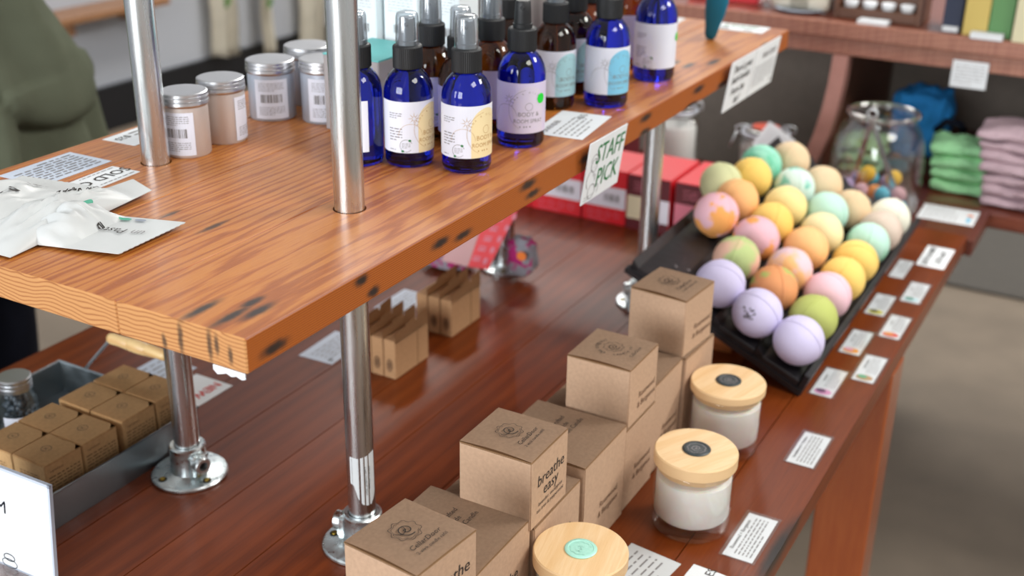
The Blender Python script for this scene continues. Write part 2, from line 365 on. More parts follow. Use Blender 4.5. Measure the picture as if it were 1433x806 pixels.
def tube(bm, pts, r, seg=10, closed=False):
    pts = [Vector(p) for p in pts]; n = len(pts); rings = []
    up = Vector((0, 0, 1)); prev = None
    for i, p in enumerate(pts):
        if closed: t = (pts[(i+1) % n] - pts[i-1]).normalized()
        else: t = (pts[min(i+1, n-1)] - pts[max(i-1, 0)]).normalized()
        if prev is None:
            a = t.cross(up)
            if a.length < .1: a = t.cross(Vector((1, 0, 0)))
            a.normalize()
        else:
            a = (prev - t * prev.dot(t)).normalized()
        prev = a; b = t.cross(a)
        rr = r[i] if isinstance(r, (list, tuple)) else r
        rings.append([bm.verts.new(p + a * rr * math.cos(2*PI*k/seg) + b * rr * math.sin(2*PI*k/seg)) for k in range(seg)])
    m = n if closed else n - 1
    for i in range(m):
        A, Bq = rings[i], rings[(i+1) % n]
        for k in range(seg):
            bm.faces.new((A[k], A[(k+1) % seg], Bq[(k+1) % seg], Bq[k]))
    if not closed:
        bm.faces.new(list(reversed(rings[0]))); bm.faces.new(rings[-1])
    bmesh.ops.recalc_face_normals(bm, faces=bm.faces[:])
_tc = {}
def text_geo(s, size=1., shear=0., bold=0.):
    key = (s, shear, bold)
    if key not in _tc:
        cu = bpy.data.curves.new('t', 'FONT'); cu.body = s; cu.size = 1; cu.align_x = 'CENTER'; cu.align_y = 'CENTER'; cu.shear = shear; cu.offset = bold; cu.resolution_u = 2
        o = bpy.data.objects.new('t', cu); COL.objects.link(o)
        dg = bpy.context.evaluated_depsgraph_get(); me = bpy.data.meshes.new_from_object(o.evaluated_get(dg))
        _tc[key] = ([v.co.copy() for v in me.vertices], [tuple(p.vertices) for p in me.polygons])
        bpy.data.objects.remove(o); bpy.data.curves.remove(cu); bpy.data.meshes.remove(me)
    vs, fs = _tc[key]
    return [(v.x * size, v.y * size) for v in vs], fs
class Flat:
    """2-D print pieces (u, v), placed on a plane or a cylinder."""
    def __init__(s): s.v = []; s.f = []
    def text(s, t, u, v, size, shear=0., rot=0., sx=1., bold=0.):
        vs, fs = text_geo(t, size, shear, bold); k = len(s.v); c, n = math.cos(rot), math.sin(rot)
        s.v += [(u + sx*a*c - b*n, v + sx*a*n + b*c) for a, b in vs]; s.f += [tuple(i + k for i in f) for f in fs]; return s
    def rect(s, u0, v0, u1, v1, cols=1):
        for i in range(cols):
            a = u0 + (u1-u0)*i/cols; b = u0 + (u1-u0)*(i+1)/cols; k = len(s.v)
            s.v += [(a, v0), (b, v0), (b, v1), (a, v1)]; s.f.append((k, k+1, k+2, k+3))
        return s
    def lines(s, u0, v0, u1, v1, n, th=.35, seed=0, fill=1.):
        rnd = random.Random(seed); dv = (v1 - v0) / n
        for i in range(n):
            y = v1 - dv * (i + .5); u = u0; end = u0 + (u1-u0) * (fill if i < n-1 else .6)
            while u < end:
                w = rnd.uniform(.6, 2.2) * dv
                s.rect(u, y - dv*th/2, min(u + w, end), y + dv*th/2); u += w + dv*.45
        return s
    def bars(s, u0, v0, u1, v1, seed=1):
        rnd = random.Random(seed); u = u0
        while u < u1:
            w = (u1-u0)/40*rnd.choice((1, 1, 2, 3)); s.rect(u, v0, min(u+w, u1), v1); u += w + (u1-u0)/40*rnd.choice((1, 1, 2))
        return s
    def ring(s, u, v, r, w, n=28, a0=0., a1=2*PI, wob=0., ry=None):
        ry = ry or r
        for i in range(n):
            p, q = a0 + (a1-a0)*i/n, a0 + (a1-a0)*(i+1)/n; k = len(s.v)
            f = lambda a, d: (u + (r+d+wob*math.sin(9*a)*r)*math.cos(a), v + (ry+d+wob*math.sin(9*a)*r)*math.sin(a))
            s.v += [f(p, -w/2), f(q, -w/2), f(q, w/2), f(p, w/2)]; s.f.append((k, k+1, k+2, k+3))
        return s
    def spiral(s, u, v, r, w, turns=2., n=40):
        for i in range(n):
            p, q = i/n, (i+1)/n; k = len(s.v)
            def f(t, d): a = turns*2*PI*t; rr = r*t + d; return (u + rr*math.cos(a), v + rr*math.sin(a))
            s.v += [f(p, -w/2), f(q, -w/2), f(q, w/2), f(p, w/2)]; s.f.append((k, k+1, k+2, k+3))
        return s
    def disc(s, u, v, r, n=20, ry=None):
        ry = ry or r; k = len(s.v); s.v.append((u, v))
        for q in (1, 2, 3):
            s.v += [(u + r*q/3*math.cos(2*PI*i/n), v + ry*q/3*math.sin(2*PI*i/n)) for i in range(n)]
        for i in range(n):
            j = (i+1) % n; s.f.append((k, k+1+i, k+1+j))
            for q in (0, 1): s.f.append((k+1+q*n+i, k+1+(q+1)*n+i, k+1+(q+1)*n+j, k+1+q*n+j))
        return s
    def arch(s, u0, v0, u1, v1, n=14):     # rectangle with a half-round top, in upright slices
        r = (u1-u0)/2; c = (u0+u1)/2
        for i in range(n):
            a = u0 + (u1-u0)*i/n; b = u0 + (u1-u0)*(i+1)/n; k = len(s.v)
            ta = v1 - r + math.sqrt(max(0, r*r-(a-c)**2)); tb = v1 - r + math.sqrt(max(0, r*r-(b-c)**2))
            s.v += [(a, v0), (b, v0), (b, tb), (a, ta)]; s.f.append((k, k+1, k+2, k+3))
        return s
    def star(s, u, v, r, n=8):
        for i in range(n):
            a = 2*PI*i/n; k = len(s.v); w = r*.05; c, d = math.cos(a), math.sin(a)
            s.v += [(u+c*r*.25-d*w, v+d*r*.25+c*w), (u+c*r*.25+d*w, v+d*r*.25-c*w), (u+c*r, v+d*r)]; s.f.append((k, k+1, k+2))
        return s
    def on_plane(s, o, U, V, eps=.0004):
        o, U, V = Vector(o), Vector(U), Vector(V); n = U.cross(V).normalized() * eps
        return ([tuple(o + U*a + V*b + n) for a, b in s.v], s.f)
    def on_cyl(s, r, a0, z0=0.):
        return ([(r*math.cos(a0 + a/r), r*math.sin(a0 + a/r), z0 + b) for a, b in s.v], s.f)
UZ = ((1, 0, 0), (0, 1, 0))

# ---------------------------------------------------------------- setting
bm = B(); box(bm, -4, -4, -.02, 9, 7, 0)
tag(obj('floor', bm, 'floor'), kind='structure')
bm = B(); box(bm, -4, 4.08, 0, 9, 4.2, 3.6)
wl = tag(obj('wall_left', bm, 'wall'), kind='structure')
bm = B(); box(bm, -4, 4.055, 0, 9, 4.08, .195)
tag(obj('baseboard_left', bm, 'base'), kind='structure')
bm = B(); box(bm, 7.4, -4, 0, 7.5, 4.08, 3.6)
tag(obj('wall_far', bm, 'wall'), kind='structure')
bm = B(); box(bm, 3.80, -1.6, .001, 5.6, 1.6, .012, .004)
tag(obj('floor_mat', bm, 'mat'), 'charcoal mat lying on the concrete floor at right beyond the table', 'mat')
# wooden ledge with hanging towels along the far left wall
t = thing('wall_ledge', 'narrow tan wooden ledge on the grey wall behind the person', 'ledge', (3.3, 4.08, .53))
bm = B(); box(bm, 0, -.18, 0, .62, 0, .03, .004); obj('ledge_board', bm, 'ledge', t)
for q in (.1, .48):
    bm = B(); box(bm, q, -.12, -.06, q+.03, 0, 0); obj('bracket', bm, 'ledge', t)
def hanging(name, label, x, w, z0, seed, printed):
    t = thing(name, label, 'towel', (x, 4.0, z0), 0, None)
    bm = B(); nu, nv = 12, 14; vs = []
    for j in range(nv+1):
        row = []
        for i in range(nu+1):
            u = i/nu; z = j/nv*.62
            row.append(bm.verts.new(((u-.5)*w*(1-.15*j/nv), .02*math.sin(u*9+seed)+.006*math.sin(j*.8+seed), z + .012*math.sin(u*5+seed)*(j == 0))))
        vs.append(row)
    for j in range(nv):
        for i in range(nu): bm.faces.new((vs[j][i], vs[j][i+1], vs[j+1][i+1], vs[j+1][i]))
    bmesh.ops.solidify(bm, geom=bm.faces[:], thickness=.012)
    obj('cloth', bm, 'cream', t, True)
    bm = B(); tube(bm, [(0, .02, .6), (0, .035, .66), (0, .075, .68)], .004, 6); obj('hook', bm, 'wire', t)
    if printed:
        f = Flat().disc(0, .27, .022, 12, .02).disc(-.012, .25, .012); obj('print', f.on_plane((.0, -.03, 0), (1, 0, 0), (0, 0, 1), .001), 'green_print', t)
    return t
hanging('hanging_towel', 'cream towel with a green print hanging on the grey wall, leftmost of three', 4.36, .17, .2, 1, True)
hanging('hanging_towel', 'thin cream towel hanging on the grey wall, middle one of three', 4.66, .11, .15, 4, True)
hanging('hanging_towel', 'plain cream towel hanging on the grey wall beside the steel pipe, rightmost of three', 5.03, .2, .11, 7, False)

# ---------------------------------------------------------------- lower table
t = thing('display_table', 'long dark red wooden display table carrying the kraft boxes and the pipe shelf', 'table', (.3, .2621, TZ-.03))
ys = [.2651, .358, .449, .5485, .6488, .749, .848, .948, 1.047, 1.146, 1.245, 1.337]
for a, b in zip(ys[:-1], ys[1:]):
    bm = B(); box(bm, 0, a-.2621+.0007, 0, 2.125-.3, b-.2621-.0007, .03, 0)
    obj('plank', bm, 'table', t)
bm = B(); box(bm, 2.1265-.3, .003, 0, 2.21-.3, 1.337-.2621, .03, .0015); obj('end_board', bm, 'table', t)
bm = B(); box(bm, .01, .006, -.006, 1.9, 1.07, -.0004); obj('seam_shade_sheet', bm, 'hole', t)  # added dark sheet that hides the lit floor and darkens the plank seams
bm = B(); box(bm, .06, .10, -.09, 1.82, .125, -.0005, .002); obj('apron', bm, 'leg_wood', t)
bm = B(); box(bm, .06, .955, -.09, 1.82, .98, -.0005, .002); obj('apron', bm, 'leg_wood', t)
for x, y in ((1.655-.3, .004), (1.655-.3, .985), (.02, .004), (.02, .985)):
    bm = B(); box(bm, x, y, -(TZ-.03), x+.075, y+.088, -.0062, .003); obj('leg', bm, 'leg_wood', t)
t = thing('second_table', 'lower dark brown wooden table standing beyond the end of the long display table', 'table', (2.214, .2, 0))
for i in range(9):
    y = .053 + i*.1
    bm = B(); box(bm, 0, y-.0003*0+.0007, TZ-.04, .2, y+.0993, TZ-.01, .001); obj('plank', bm, 'table2', t)
for x, y in ((.02, .56), (.13, .56), (.02, .84), (.13, .84)):
    bm = B(); box(bm, x, y, 0, x+.05, y+.05, TZ-.041); obj('leg', bm, 'table2', t)

# ---------------------------------------------------------------- far counter unit
t = thing('display_counter', 'reddish striped wooden counter with a low shelf across the back right', 'counter', (2.49, .2, 0))
bm = B(); box(bm, 0, -1.5, 1.022, .55, 1.25, 1.055, .004); obj('counter_top', bm, 'counter_top', t)
bm = B(); box(bm, -.012, -1.5, 1.024, .002, 1.25, 1.057, .003); obj('edge_band', bm, 'counter', t)
bm = B(); box(bm, .006, -1.5, .988, .03, 1.25, 1.0235, .001); obj('front_rail', bm, 'counter', t)
bm = B(); box(bm, -.075, -1.5, TZ-.05, .56, .43, TZ-.02, .004); obj('low_shelf', bm, 'counter_top', t, label='low brown shelf board')
bm = B(); box(bm, .53, -1.5, .70, .56, .43, 1.02); obj('back_panel', bm, 'dark_back', t)
bm = B(); box(bm, .53, .4305, 0, .56, 1.25, 1.02); obj('back_panel', bm, 'dark_back', t)
bm = B(); box(bm, .045, .4, 0, .5, .43, .985); obj('side_panel', bm, 'dark_panel', t)
bm = B()
pts = [(.0, .405, .987), (.0, .408, .93), (.0, .415, .87), (.0, .427, .81), (.0, .447, .75), (.0, .475, .68), (.0, .52, .6), (.0, .6, .5)]
for (x0, y0, z0), (x1, y1, z1) in zip(pts[:-1], pts[1:]):
    v = [bm.verts.new(p) for p in ((x0, y0-.015, z0), (x0, y0+.017, z0), (x1, y1+.017, z1), (x1, y1-.015, z1), (x0+.04, y0-.015, z0), (x0+.04, y0+.017, z0), (x1+.04, y1+.017, z1), (x1+.04, y1-.015, z1))]
    for f in ((0, 1, 2, 3), (7, 6, 5, 4), (0, 3, 7, 4), (1, 5, 6, 2), (0, 4, 5, 1), (3, 2, 6, 7)): bm.faces.new([v[i] for i in f])
bmesh.ops.remove_doubles(bm, verts=bm.verts[:], dist=.0001)
obj('curved_bracket', bm, 'pink_trim', t, label='curved dusty pink bracket under the counter')

# ---------------------------------------------------------------- upper shelf and its pipes
SHB = [(.562, .6955), (.6955, .8415), (.8415, .957), (.957, 1.044)]
SXE = 1.943
PIPES = [(.8865, .926), (.878, .6655), (1.6395, .919), (1.625, .657)]
cut = B()
for px, py in PIPES:
    lathe(cut, [(.0163, -.05), (.0163, .08)], 32, (px-SX0, py-SY0, 0))
cutter = obj('cutter', cut, 'hole'); cutter.location = (SX0, SY0, SZ-STH)
t = thing('upper_shelf', 'thick orange fir shelf board on steel pipes with dark nail stains', 'shelf', (SX0, SY0, SZ-STH))
bpy.context.view_layer.update()
for a, b in SHB:
    bm = B(); box(bm, 0, a-SY0+.0001, 0, SXE-SX0, b-SY0-.0001, STH, .0012, 1)
    o = obj('board', bm, 'shelf', t)
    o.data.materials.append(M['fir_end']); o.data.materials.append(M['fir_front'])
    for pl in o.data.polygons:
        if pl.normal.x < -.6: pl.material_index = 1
        elif pl.normal.y < -.6 and a == .562: pl.material_index = 2
    if any(a-.017 < p[1] < b+.017 for p in PIPES):
        bpy.context.view_layer.update()
        md = o.modifiers.new('b', 'BOOLEAN'); md.object = cutter; md.operation = 'DIFFERENCE'; md.solver = 'EXACT'
        dg = bpy.context.evaluated_depsgraph_get(); me = bpy.data.meshes.new_from_object(o.evaluated_get(dg))
        o.modifiers.clear(); o.data = me
        if not me.materials: me.materials.append(M['shelf'])
bpy.data.objects.remove(cutter)
# torn white tape hanging from the lower edge of the shelf end
bm = B(); ed = [(.002, -.005), (.006, -.0062), (.011, -.0045), (.016, -.0062), (.021, -.0045), (.025, -.006), (.030, -.0075), (.034, -.0045)]
for (y0, z0), (y1, z1) in zip(ed[:-1], ed[1:]):
    q = [bm.verts.new(c) for c in ((-.0006, y0, z0), (-.0006, y1, z1), (-.0006, y1, 0), (-.0006, y0, 0), (0, y0, z0), (0, y1, z1), (0, y1, 0), (0, y0, 0))]
    for f_ in ((0, 3, 2, 1), (4, 5, 6, 7), (0, 1, 5, 4), (3, 7, 6, 2)): bm.faces.new([q[k] for k in f_])
bmesh.ops.remove_doubles(bm, verts=bm.verts[:], dist=.00001)
tag(obj('torn_tape', bm, 'sign_white', None, False, (SX0+.0008, SY0+.001, SZ-STH-.0001)), 'torn scrap of white tape hanging under the near shelf corner', 'tape')

def pipe_leg(i, px, py, rz, label, sticker=False):
    t = thing('shelf_pipe', label, 'pipe', (px, py, TZ), 0, None)
    bm = B(); lathe(bm, [(.0128, .012), (.0148, .012), (.0148, .86), (.0128, .86), (.0128, .012)], 40, caps=False); obj('pipe', bm, 'pipe', t, math.radians(40))
    f = bpy.data.objects.new('x', None)
    bm = B()
    lathe(bm, [(0, 0), (.0435, 0), (.0448, .0012), (.0448, .0035), (.0432, .0052), (.026, .0062), (.0222, .0085), (.0212, .014), (.0205, .036), (.0212, .0385), (.0212, .041), (.0196, .0425), (.0156, .0425), (.0153, .036), (.0153, .008), (0, .008)], 48)
    fl = obj('base_flange', bm, 'cast', t, math.radians(35)); fl.rotation_euler = (0, 0, rz)
    bm = B()
    R = Matrix.Rotation(PI/2, 4, 'Y')
    box(bm, .014, -.0115, .0055, .0275, .0115, .037, .004, 3)
    lathe(bm, [(.0105, .0), (.0105, .0315), (.009, .033), (.0055, .033), (.0052, .027), (0, .027)], 24, mat=Matrix.Translation((0, 0, .0245)) @ R, caps=False)
    obj('screw_boss', bm, 'cast', fl, math.radians(35))
    bm = B(); lathe(bm, [(0, 0), (.0052, 0), (.0052, .0015), (.003, .0015), (.003, .0002), (0, .0002)], 6, mat=Matrix.Translation((.0275, 0, .0245)) @ R); obj('set_screw', bm, 'hole', fl)
    for k, a in enumerate((PI/2+.5, -PI/2-.1, PI, 0.05)):
        x, y = .0345*math.cos(a), .0345*math.sin(a)
        bm = B(); lathe(bm, [(.0052, .0056), (.0052, .0062), (0, .0062)], 16, (x, y, 0)); obj('bolt_hole', bm, 'hole', fl)
        bm = B(); lathe(bm, [(.0034, .0062), (.003, .0074), (0, .0074)], 12, (x, y, 0)); obj('screw', bm, 'brass' if k % 2 else 'cast', fl)
    if sticker:
        r = .01495; a0 = math.radians(222)
        f = Flat()
        prof = [(-.0135, .085, .118), (-.009, .083, .118), (-.005, .068, .117), (0, .060, .118), (.005, .058, .119), (.010, .058, .121), (.014, .064, .122), (.0165, .072, .1225)]
        for (u0, b0, t0), (u1, b1, t1) in zip(prof[:-1], prof[1:]):
            k = len(f.v); f.v += [(u0, b0), (u1, b1), (u1, t1), (u0, t0)]; f.f.append((k, k+1, k+2, k+3))
        st = obj('sticker', f.on_cyl(r, a0), 'paper_grey', t, label='torn white sticker')
        g = Flat(); g.text('A105C CONDUIT HDLV', .004, .089, .0034, rot=-PI/2+.05).text('AXX 10 3 1 Minnesota', .0085, .092, .003, rot=-PI/2)
        obj('printed_text', g.on_cyl(r+.0002, a0), 'ink', st)
    return t
pipe_leg(0, *PIPES[0], math.radians(-105), 'steel shelf pipe rising beside the tray of small kraft boxes')
pipe_leg(1, *PIPES[1], math.radians(100), 'steel shelf pipe with a torn white sticker near its base flange', True)
pipe_leg(2, *PIPES[2], math.radians(-60), 'steel shelf pipe with its flange behind the open kraft carriers')
pipe_leg(3, *PIPES[3], math.radians(120), 'steel shelf pipe standing in front of the maroon cartons by the bath bomb rack')

# ---------------------------------------------------------------- cards
def card(name, label, x, y, z, w, h, rz=0., parts=(), mat='paper', cat='card', group=None, sleeve=False, th=.0006, tilt=(0, 0)):
    t = thing(name, label, cat, (x, y, z), rz, group)
    t.rotation_euler = (tilt[0], tilt[1], rz)
    bm = B(); box(bm, -w/2, -h/2, .0002, w/2, h/2, th); c = obj('card', bm, mat, t)
    for nm, m, f in parts:
        obj(nm, f.on_plane((0, 0, th), *UZ), m, t)
    if sleeve:
        bm = B(); e = .0035; box(bm, -w/2-e, -h/2-e, .0, w/2+e, h/2+e, th+.0010); obj('clear_sleeve', bm, 'sleeve', t)
    return t
def std(title, w, h, n=5, ts=.14, seed=0):
    f = Flat().text(title, 0, h*.34, h*ts, sx=1.)
    g = Flat().lines(-w*.42, -h*.42, w*.42, h*.22, n, seed=seed)
    return [('title', 'ink', f), ('fine_print', 'ink_soft', g)]
card('name_card', 'small white card about rosewood and bergamot at the near table edge', 1.105, .301, TZ, .090, .034, 0, std('Rosewood + Bergamot', .09, .034, 5, .19, 2), sleeve=True)
card('name_card', 'small white card about sandalwood and amber alone midway along the table edge', 1.322, .299, TZ, .082, .034, 0, std('Sandalwood + Amber', .082, .034, 5, .19, 3), sleeve=True)
card('info_card', 'pale card lying beside the mint sealed candle lid at the bottom of the photo', .985, .385, TZ, .078, .062, -.12, [('fine_print', 'ink_soft', Flat().lines(-.03, -.026, .03, .022, 6, seed=5, th=.25))], mat='paper_grey')
card('info_card', 'white card reading candles cut off at the bottom edge of the photo', .985, .318, TZ, .082, .044, -.05, [('title', 'ink', Flat().text('CANDLES', .013, .0, .014))])
ovals = {'pink_oval': 'd48ab4', 'tan_green': 'b08a54', 'orange_yellow': 'f0a23c', 'red_orange': 'e2503c', 'yellow_dark': 'c8c048', 'teal_arc': '3f9a86'}
def bomb_card(label, x, y, title, col, col2, w=.086, h=.030, ov=True):
    ps = [('title', 'ink', Flat().text(title, .012, h*.26, h*.2)), ('fine_print', 'ink_soft', Flat().lines(-.016, -h*.42, w*.44, h*.12, 4, seed=int(x*99), th=.3))]
    t = card('bath_bomb_card', label, x, y, TZ, w, h, 0, ps, sleeve=True)
    if ov:
        m1, m2 = plain('printed_tint', col, .5), plain('printed_tint', col2, .5)
        obj('coloured_oval', Flat().disc(-w/2+.0115, 0, .0085, 20, .012).on_plane((0, 0, .0006), *UZ), m1, t)
        obj('coloured_swirl', Flat().disc(-w/2+.0135, .003, .005, 16, .007).on_plane((0, 0, .0008), *UZ), m2, t)
    return t
bomb_card('white card with a pink and purple oval, nearest of the bath bomb cards', 1.512, .327, 'lavender', 'd893c0', '6a3a66')
bomb_card('white card with a tan and green oval at the table edge', 1.583, .288, 'peach green', 'b98c52', '48a878')
bomb_card('white card with a pink and orange oval beside the black rack', 1.659, .327, 'pink orange', 'f0a030', 'e6a8c0')
bomb_card('white card with a red and orange oval at the table edge', 1.743, .289, 'sunrise', 'e0503c', 'e89a3c')
bomb_card('white card with a yellow oval beside the black rack', 1.815, .329, 'honey', 'd8d050', '4a4a20')
bomb_card('white card with a teal arc at the table edge', 1.893, .291, 'mint', 'c6e6ee', '2f9078')
bomb_card('small white card without a picture beside the far end of the black rack', 1.984, .334, 'unscented', 'ffffff', 'ffffff', .085, .024, False)
card('price_card', 'white handwritten card at the far end of the table edge', 2.07, .294, TZ, .104, .047, 0, [('handwriting', 'ink', Flat().text('BATH BOMBS', 0, .011, .015, .3, bold=.01).text('6.50 each', 0, -.008, .017, .3, bold=.01))])
card('info_card', 'white leaflet with a small coloured strip beside the big glass jar', 2.337, .322, TZ-.01, .09, .105, .02,
     [('fine_print', 'ink_soft', Flat().lines(-.035, -.02, .035, .045, 7, seed=9, th=.2)), ('coloured_strip', 'tint_blue', Flat().rect(-.03, -.043, .0, -.036)), ('coloured_dot', 'orange_dot', Flat().disc(.012, -.0395, .006))])
# upper shelf cards
card('price_card', 'white price card with $12 lying between the lilac label bottle and the blue tinted one', 1.252, .613, SZ, .108, .064, .12,
     [('title', 'ink_soft', Flat().text('LAVENDER', -.018, .019, .011)), ('fine_print', 'ink_soft', Flat().lines(-.046, -.026, .03, .01, 5, seed=4, th=.25)), ('price', 'ink', Flat().text('$12', .038, .0, .013))], tilt=(0, -.0))
card('sold_out_card', 'narrow white card reading SOLD OUT behind the paper pouches', .808, .932, SZ, .088, .038, PI+.06,
     [('title', 'ink', Flat().text('SOLD OUT', 0, -.001, .019, bold=.01)), ('fine_print', 'ink_soft', Flat().lines(-.04, -.0165, .04, -.0125, 1).lines(-.04, .0125, .04, .0165, 1))])
card('info_card', 'bluish curled price card at the left end of the shelf', .815, .997, SZ, .095, .062, PI+.02,
     [('fine_print', 'ink_soft', Flat().lines(-.04, -.026, .04, .026, 8, seed=11, th=.35))], mat='paper_cool', tilt=(0, 0))
card('info_card', 'small white card behind the steel pipe at the far shelf edge', .945, 1.012, SZ, .06, .048, .04,
     [('title', 'ink', Flat().text('$25', -.015, .008, .014, rot=PI)), ('fine_print', 'ink_soft', Flat().lines(-.0, -.018, .025, .018, 4))])
card('info_card', 'plain pale card lying behind the teal handled scraper', 1.95, .752, SZ, .0, .0) if False else None
card('info_card', 'plain pale card on the shelf beside the farthest blue bottle', 1.885, .765, SZ, .095, .06, .1, [('fine_print', 'ink_soft', Flat().lines(-.04, -.02, .04, .02, 5, th=.2))], mat='paper_grey')
card('info_card', 'white card with green writing at the far end of the shelf', 1.912, .637, SZ, .052, .092, .03, [('green_writing', 'green_ink', Flat().text('STAFF', .008, .0, .022, .1, rot=-PI/2, bold=.01)), ('fine_print', 'ink_soft', Flat().lines(-.02, -.04, -.008, .04, 2))])
# table cards, left half
card('info_card', 'pale bluish card behind the steel pipe at the left of the table', 1.04, 1.143, TZ, .11, .07, .0, [('fine_print', 'ink_soft', Flat().lines(-.045, -.028, .045, .028, 5, th=.2, seed=12))], mat='paper_cool')
card('new_item_card', 'white card with red NEW ITEM lettering behind the steel pipe base', 1.028, 1.063, TZ, .105, .066, PI,
     [('red_lettering', 'red_ink', Flat().text('NEW ITEM', 0, .012, .02, bold=.02)), ('sketch', 'ink_soft', Flat().ring(.0, -.018, .008, .001).ring(.012, -.014, .005, .001).ring(-.014, -.016, .006, .001).lines(-.03, -.03, .03, -.024, 1))])
card('info_card', 'grey white price card beside the near steel pipe and the open kraft carriers', 1.245, .983, TZ, .092, .058, .04,
     [('fine_print', 'ink_soft', Flat().lines(-.035, -.02, .035, .018, 5, th=.2, seed=14)), ('price', 'ink', Flat().text('$7', -.035, -.02, .01))], mat='paper_cool')
card('info_card', 'pale card peeping out behind the farther kraft carriers', 1.43, .985, TZ, .085, .055, .0, [('fine_print', 'ink_soft', Flat().lines(-.035, -.02, .035, .018, 5, th=.2, seed=15))], mat='paper_cool')
# hanging signs on the shelf front
def front_sign(name, label, x0, x1, parts, zt=1.147, zb=1.072, yt=.5505, yb=.5605):
    t = thing(name, label, 'sign', ((x0+x1)/2, yb, zb))
    h = math.hypot(zt-zb, yt-yb); V = Vector((0, (yt-yb)/h, (zt-zb)/h)); U = Vector((1, 0, 0)); w = x1-x0
    n = U.cross(V)
    bm = B(); pts = [U*a + V*b + n*c for c in (0, .0012) for a, b in ((-w/2, 0), (w/2, 0), (w/2, h), (-w/2, h))]
    vs = [bm.verts.new(p) for p in pts]
    for f in ((3, 2, 1, 0), (4, 5, 6, 7), (0, 1, 5, 4), (1, 2, 6, 5), (2, 3, 7, 6), (3, 0, 4, 7)): bm.faces.new([vs[i] for i in f])
    bmesh.ops.recalc_face_normals(bm, faces=bm.faces[:])
    obj('card', bm, 'paper', t)
    for nm, m, f in parts: obj(nm, f.on_plane(n*.0013, U, V, .0003), m, t)
    return t
hf = Flat().ring(-.03, .045, .008, .0009, wob=.05).ring(-.031, .05, .0085, .0008, a0=0, a1=PI).ring(-.033, .028, .012, .0009, a0=PI*.5, a1=PI*1.3).ring(-.028, .012, .009, .0009).ring(-.016, .012, .006, .0009, a0=-1, a1=2)
hf.rect(-.032, .042, -.031, .043).rect(-.028, .042, -.027, .043).rect(-.029, .03, -.028, .037).rect(-.024, .024, -.023, .033).lines(-.045, .002, -.02, .009, 2, th=.2)
front_sign('staff_pick_sign', 'white sign reading STAFF PICK on the front edge of the shelf', 1.172, 1.272,
           [('green_lettering', 'green_ink', Flat().text('STAFF', .008, .055, .033, .1, sx=.85, bold=.005).text('PICK', .01, .024, .033, .1, sx=.85, bold=.005)), ('line_drawing', 'ink_soft', hf)])
front_sign('handwritten_sign', 'white sign with black handwriting on the shelf front near its far end', 1.636, 1.742,
           [('handwriting', 'ink', Flat().text("There's great", 0, .061, .0155, .35, bold=.006).text('bath bombs', 0, .045, .0165, .35, bold=.006).text('from the', -.004, .027, .0165, .35, bold=.006).text('bar!', .0, .011, .0165, .35, bold=.006))])
front_sign('printed_sign', 'grey printed sign beside the handwritten one at the far end of the shelf', 1.7445, 1.86,
           [('title', 'ink_soft', Flat().text('BAR SOAP', .01, .058, .014, bold=.01)), ('fine_print', 'ink_soft', Flat().lines(-.05, .012, .05, .046, 7, seed=21, th=.3)), ('price', 'ink_soft', Flat().text('$9', .045, .008, .01))])

# ---------------------------------------------------------------- kraft candle boxes
def logo_print(kind, s):
    f = Flat()
    if kind == 'logo':
        f.ring(0, .006*s/.08, .0135*s/.08, .0006, 54, wob=.09).ring(0, .006*s/.08, .0115*s/.08, .0004, 36, a0=1.2, a1=5.6, wob=.05)
        f.spiral(.001, .006*s/.08, .0085*s/.08, .0011, 1.8).ring(-.004, .01*s/.08, .006, .0008, 14, a0=PI, a1=2*PI)
        f.text('CellarDoor', .0, -.0155*s/.08, .0082*s/.08, .25).text('2 wick candle refill', 0, -.0235*s/.08, .0052*s/.08, .1)
    else:
        f.text('Portland Crafted', .0, .012, .0085, .1).text('Hand Made', 0, .002, .0085, .1).text('Coconut Oil Candle', 0, -.008, .0085, .1)
    return f
def candle_box(label, x0, x1, y0, y1, z0, z1, rz=0., top='logo', side=None, group=None, gap=.0012):
    cx, cy = (x0+x1)/2, (y0+y1)/2; w, d, h = x1-x0, y1-y0, z1-z0
    t = thing('kraft_box', label, 'box', (cx, cy, z0), rz, group)
    bm = B(); box(bm, -w/2, -d/2, 0, w/2, d/2, h-.0016, .0012, 2); obj('carton', bm, 'kraft', t, math.radians(30))
    # lid flap: slightly bowed sheet, lifted along its free edges
    bm = B(); n = 8; rows = []
    for i in range(n+1):
        r = []
        for j in range(n+1):
            u, v = i/n, j/n
            z = h - .0004 + .0018*math.sin(PI*v)*(1-u) + .0012*math.sin(PI*u)*.5*(1-v)
            r.append(bm.verts.new((-w/2+.0004+(w-.0008)*u, -d/2+.0004+(d-.0008)*v, z)))
        rows.append(r)
    for i in range(n):
        for j in range(n): bm.faces.new((rows[i][j], rows[i+1][j], rows[i+1][j+1], rows[i][j+1]))
    bmesh.ops.solidify(bm, geom=bm.faces[:], thickness=.0007)
    fl = obj('lid_flap', bm, 'kraft', t, math.radians(40))
    bm = B(); box(bm, -w/2+.0002, -d/2+.0002, h-.0022, w/2-.0002, d/2-.0002, h-.0014); obj('lid_gap', bm, 'kraft_in', t)
    if top:
        obj('printed_logo', logo_print(top, w).on_plane((0.0, .0, h+.0021), *UZ, 0), 'ink', t)
    if side:
        f = Flat()
        vv = h*.42 if len(side) < 3 else h*.62
        for k, (s, sz) in enumerate(side): f.text(s, .008 if len(side) < 3 else 0, vv - (k*sz*1.15 if len(side) < 3 else (0, .014, .026, .033)[k]), sz, .12)
        obj('printed_scent', f.on_plane((0.002, -d/2, 0), (1, 0, 0), (0, 0, 1)), 'ink_brown' if len(side) < 3 else 'ink', t)
    return t
RB = [('Rosewood', .0105), ('& Bergamot', .0105)]
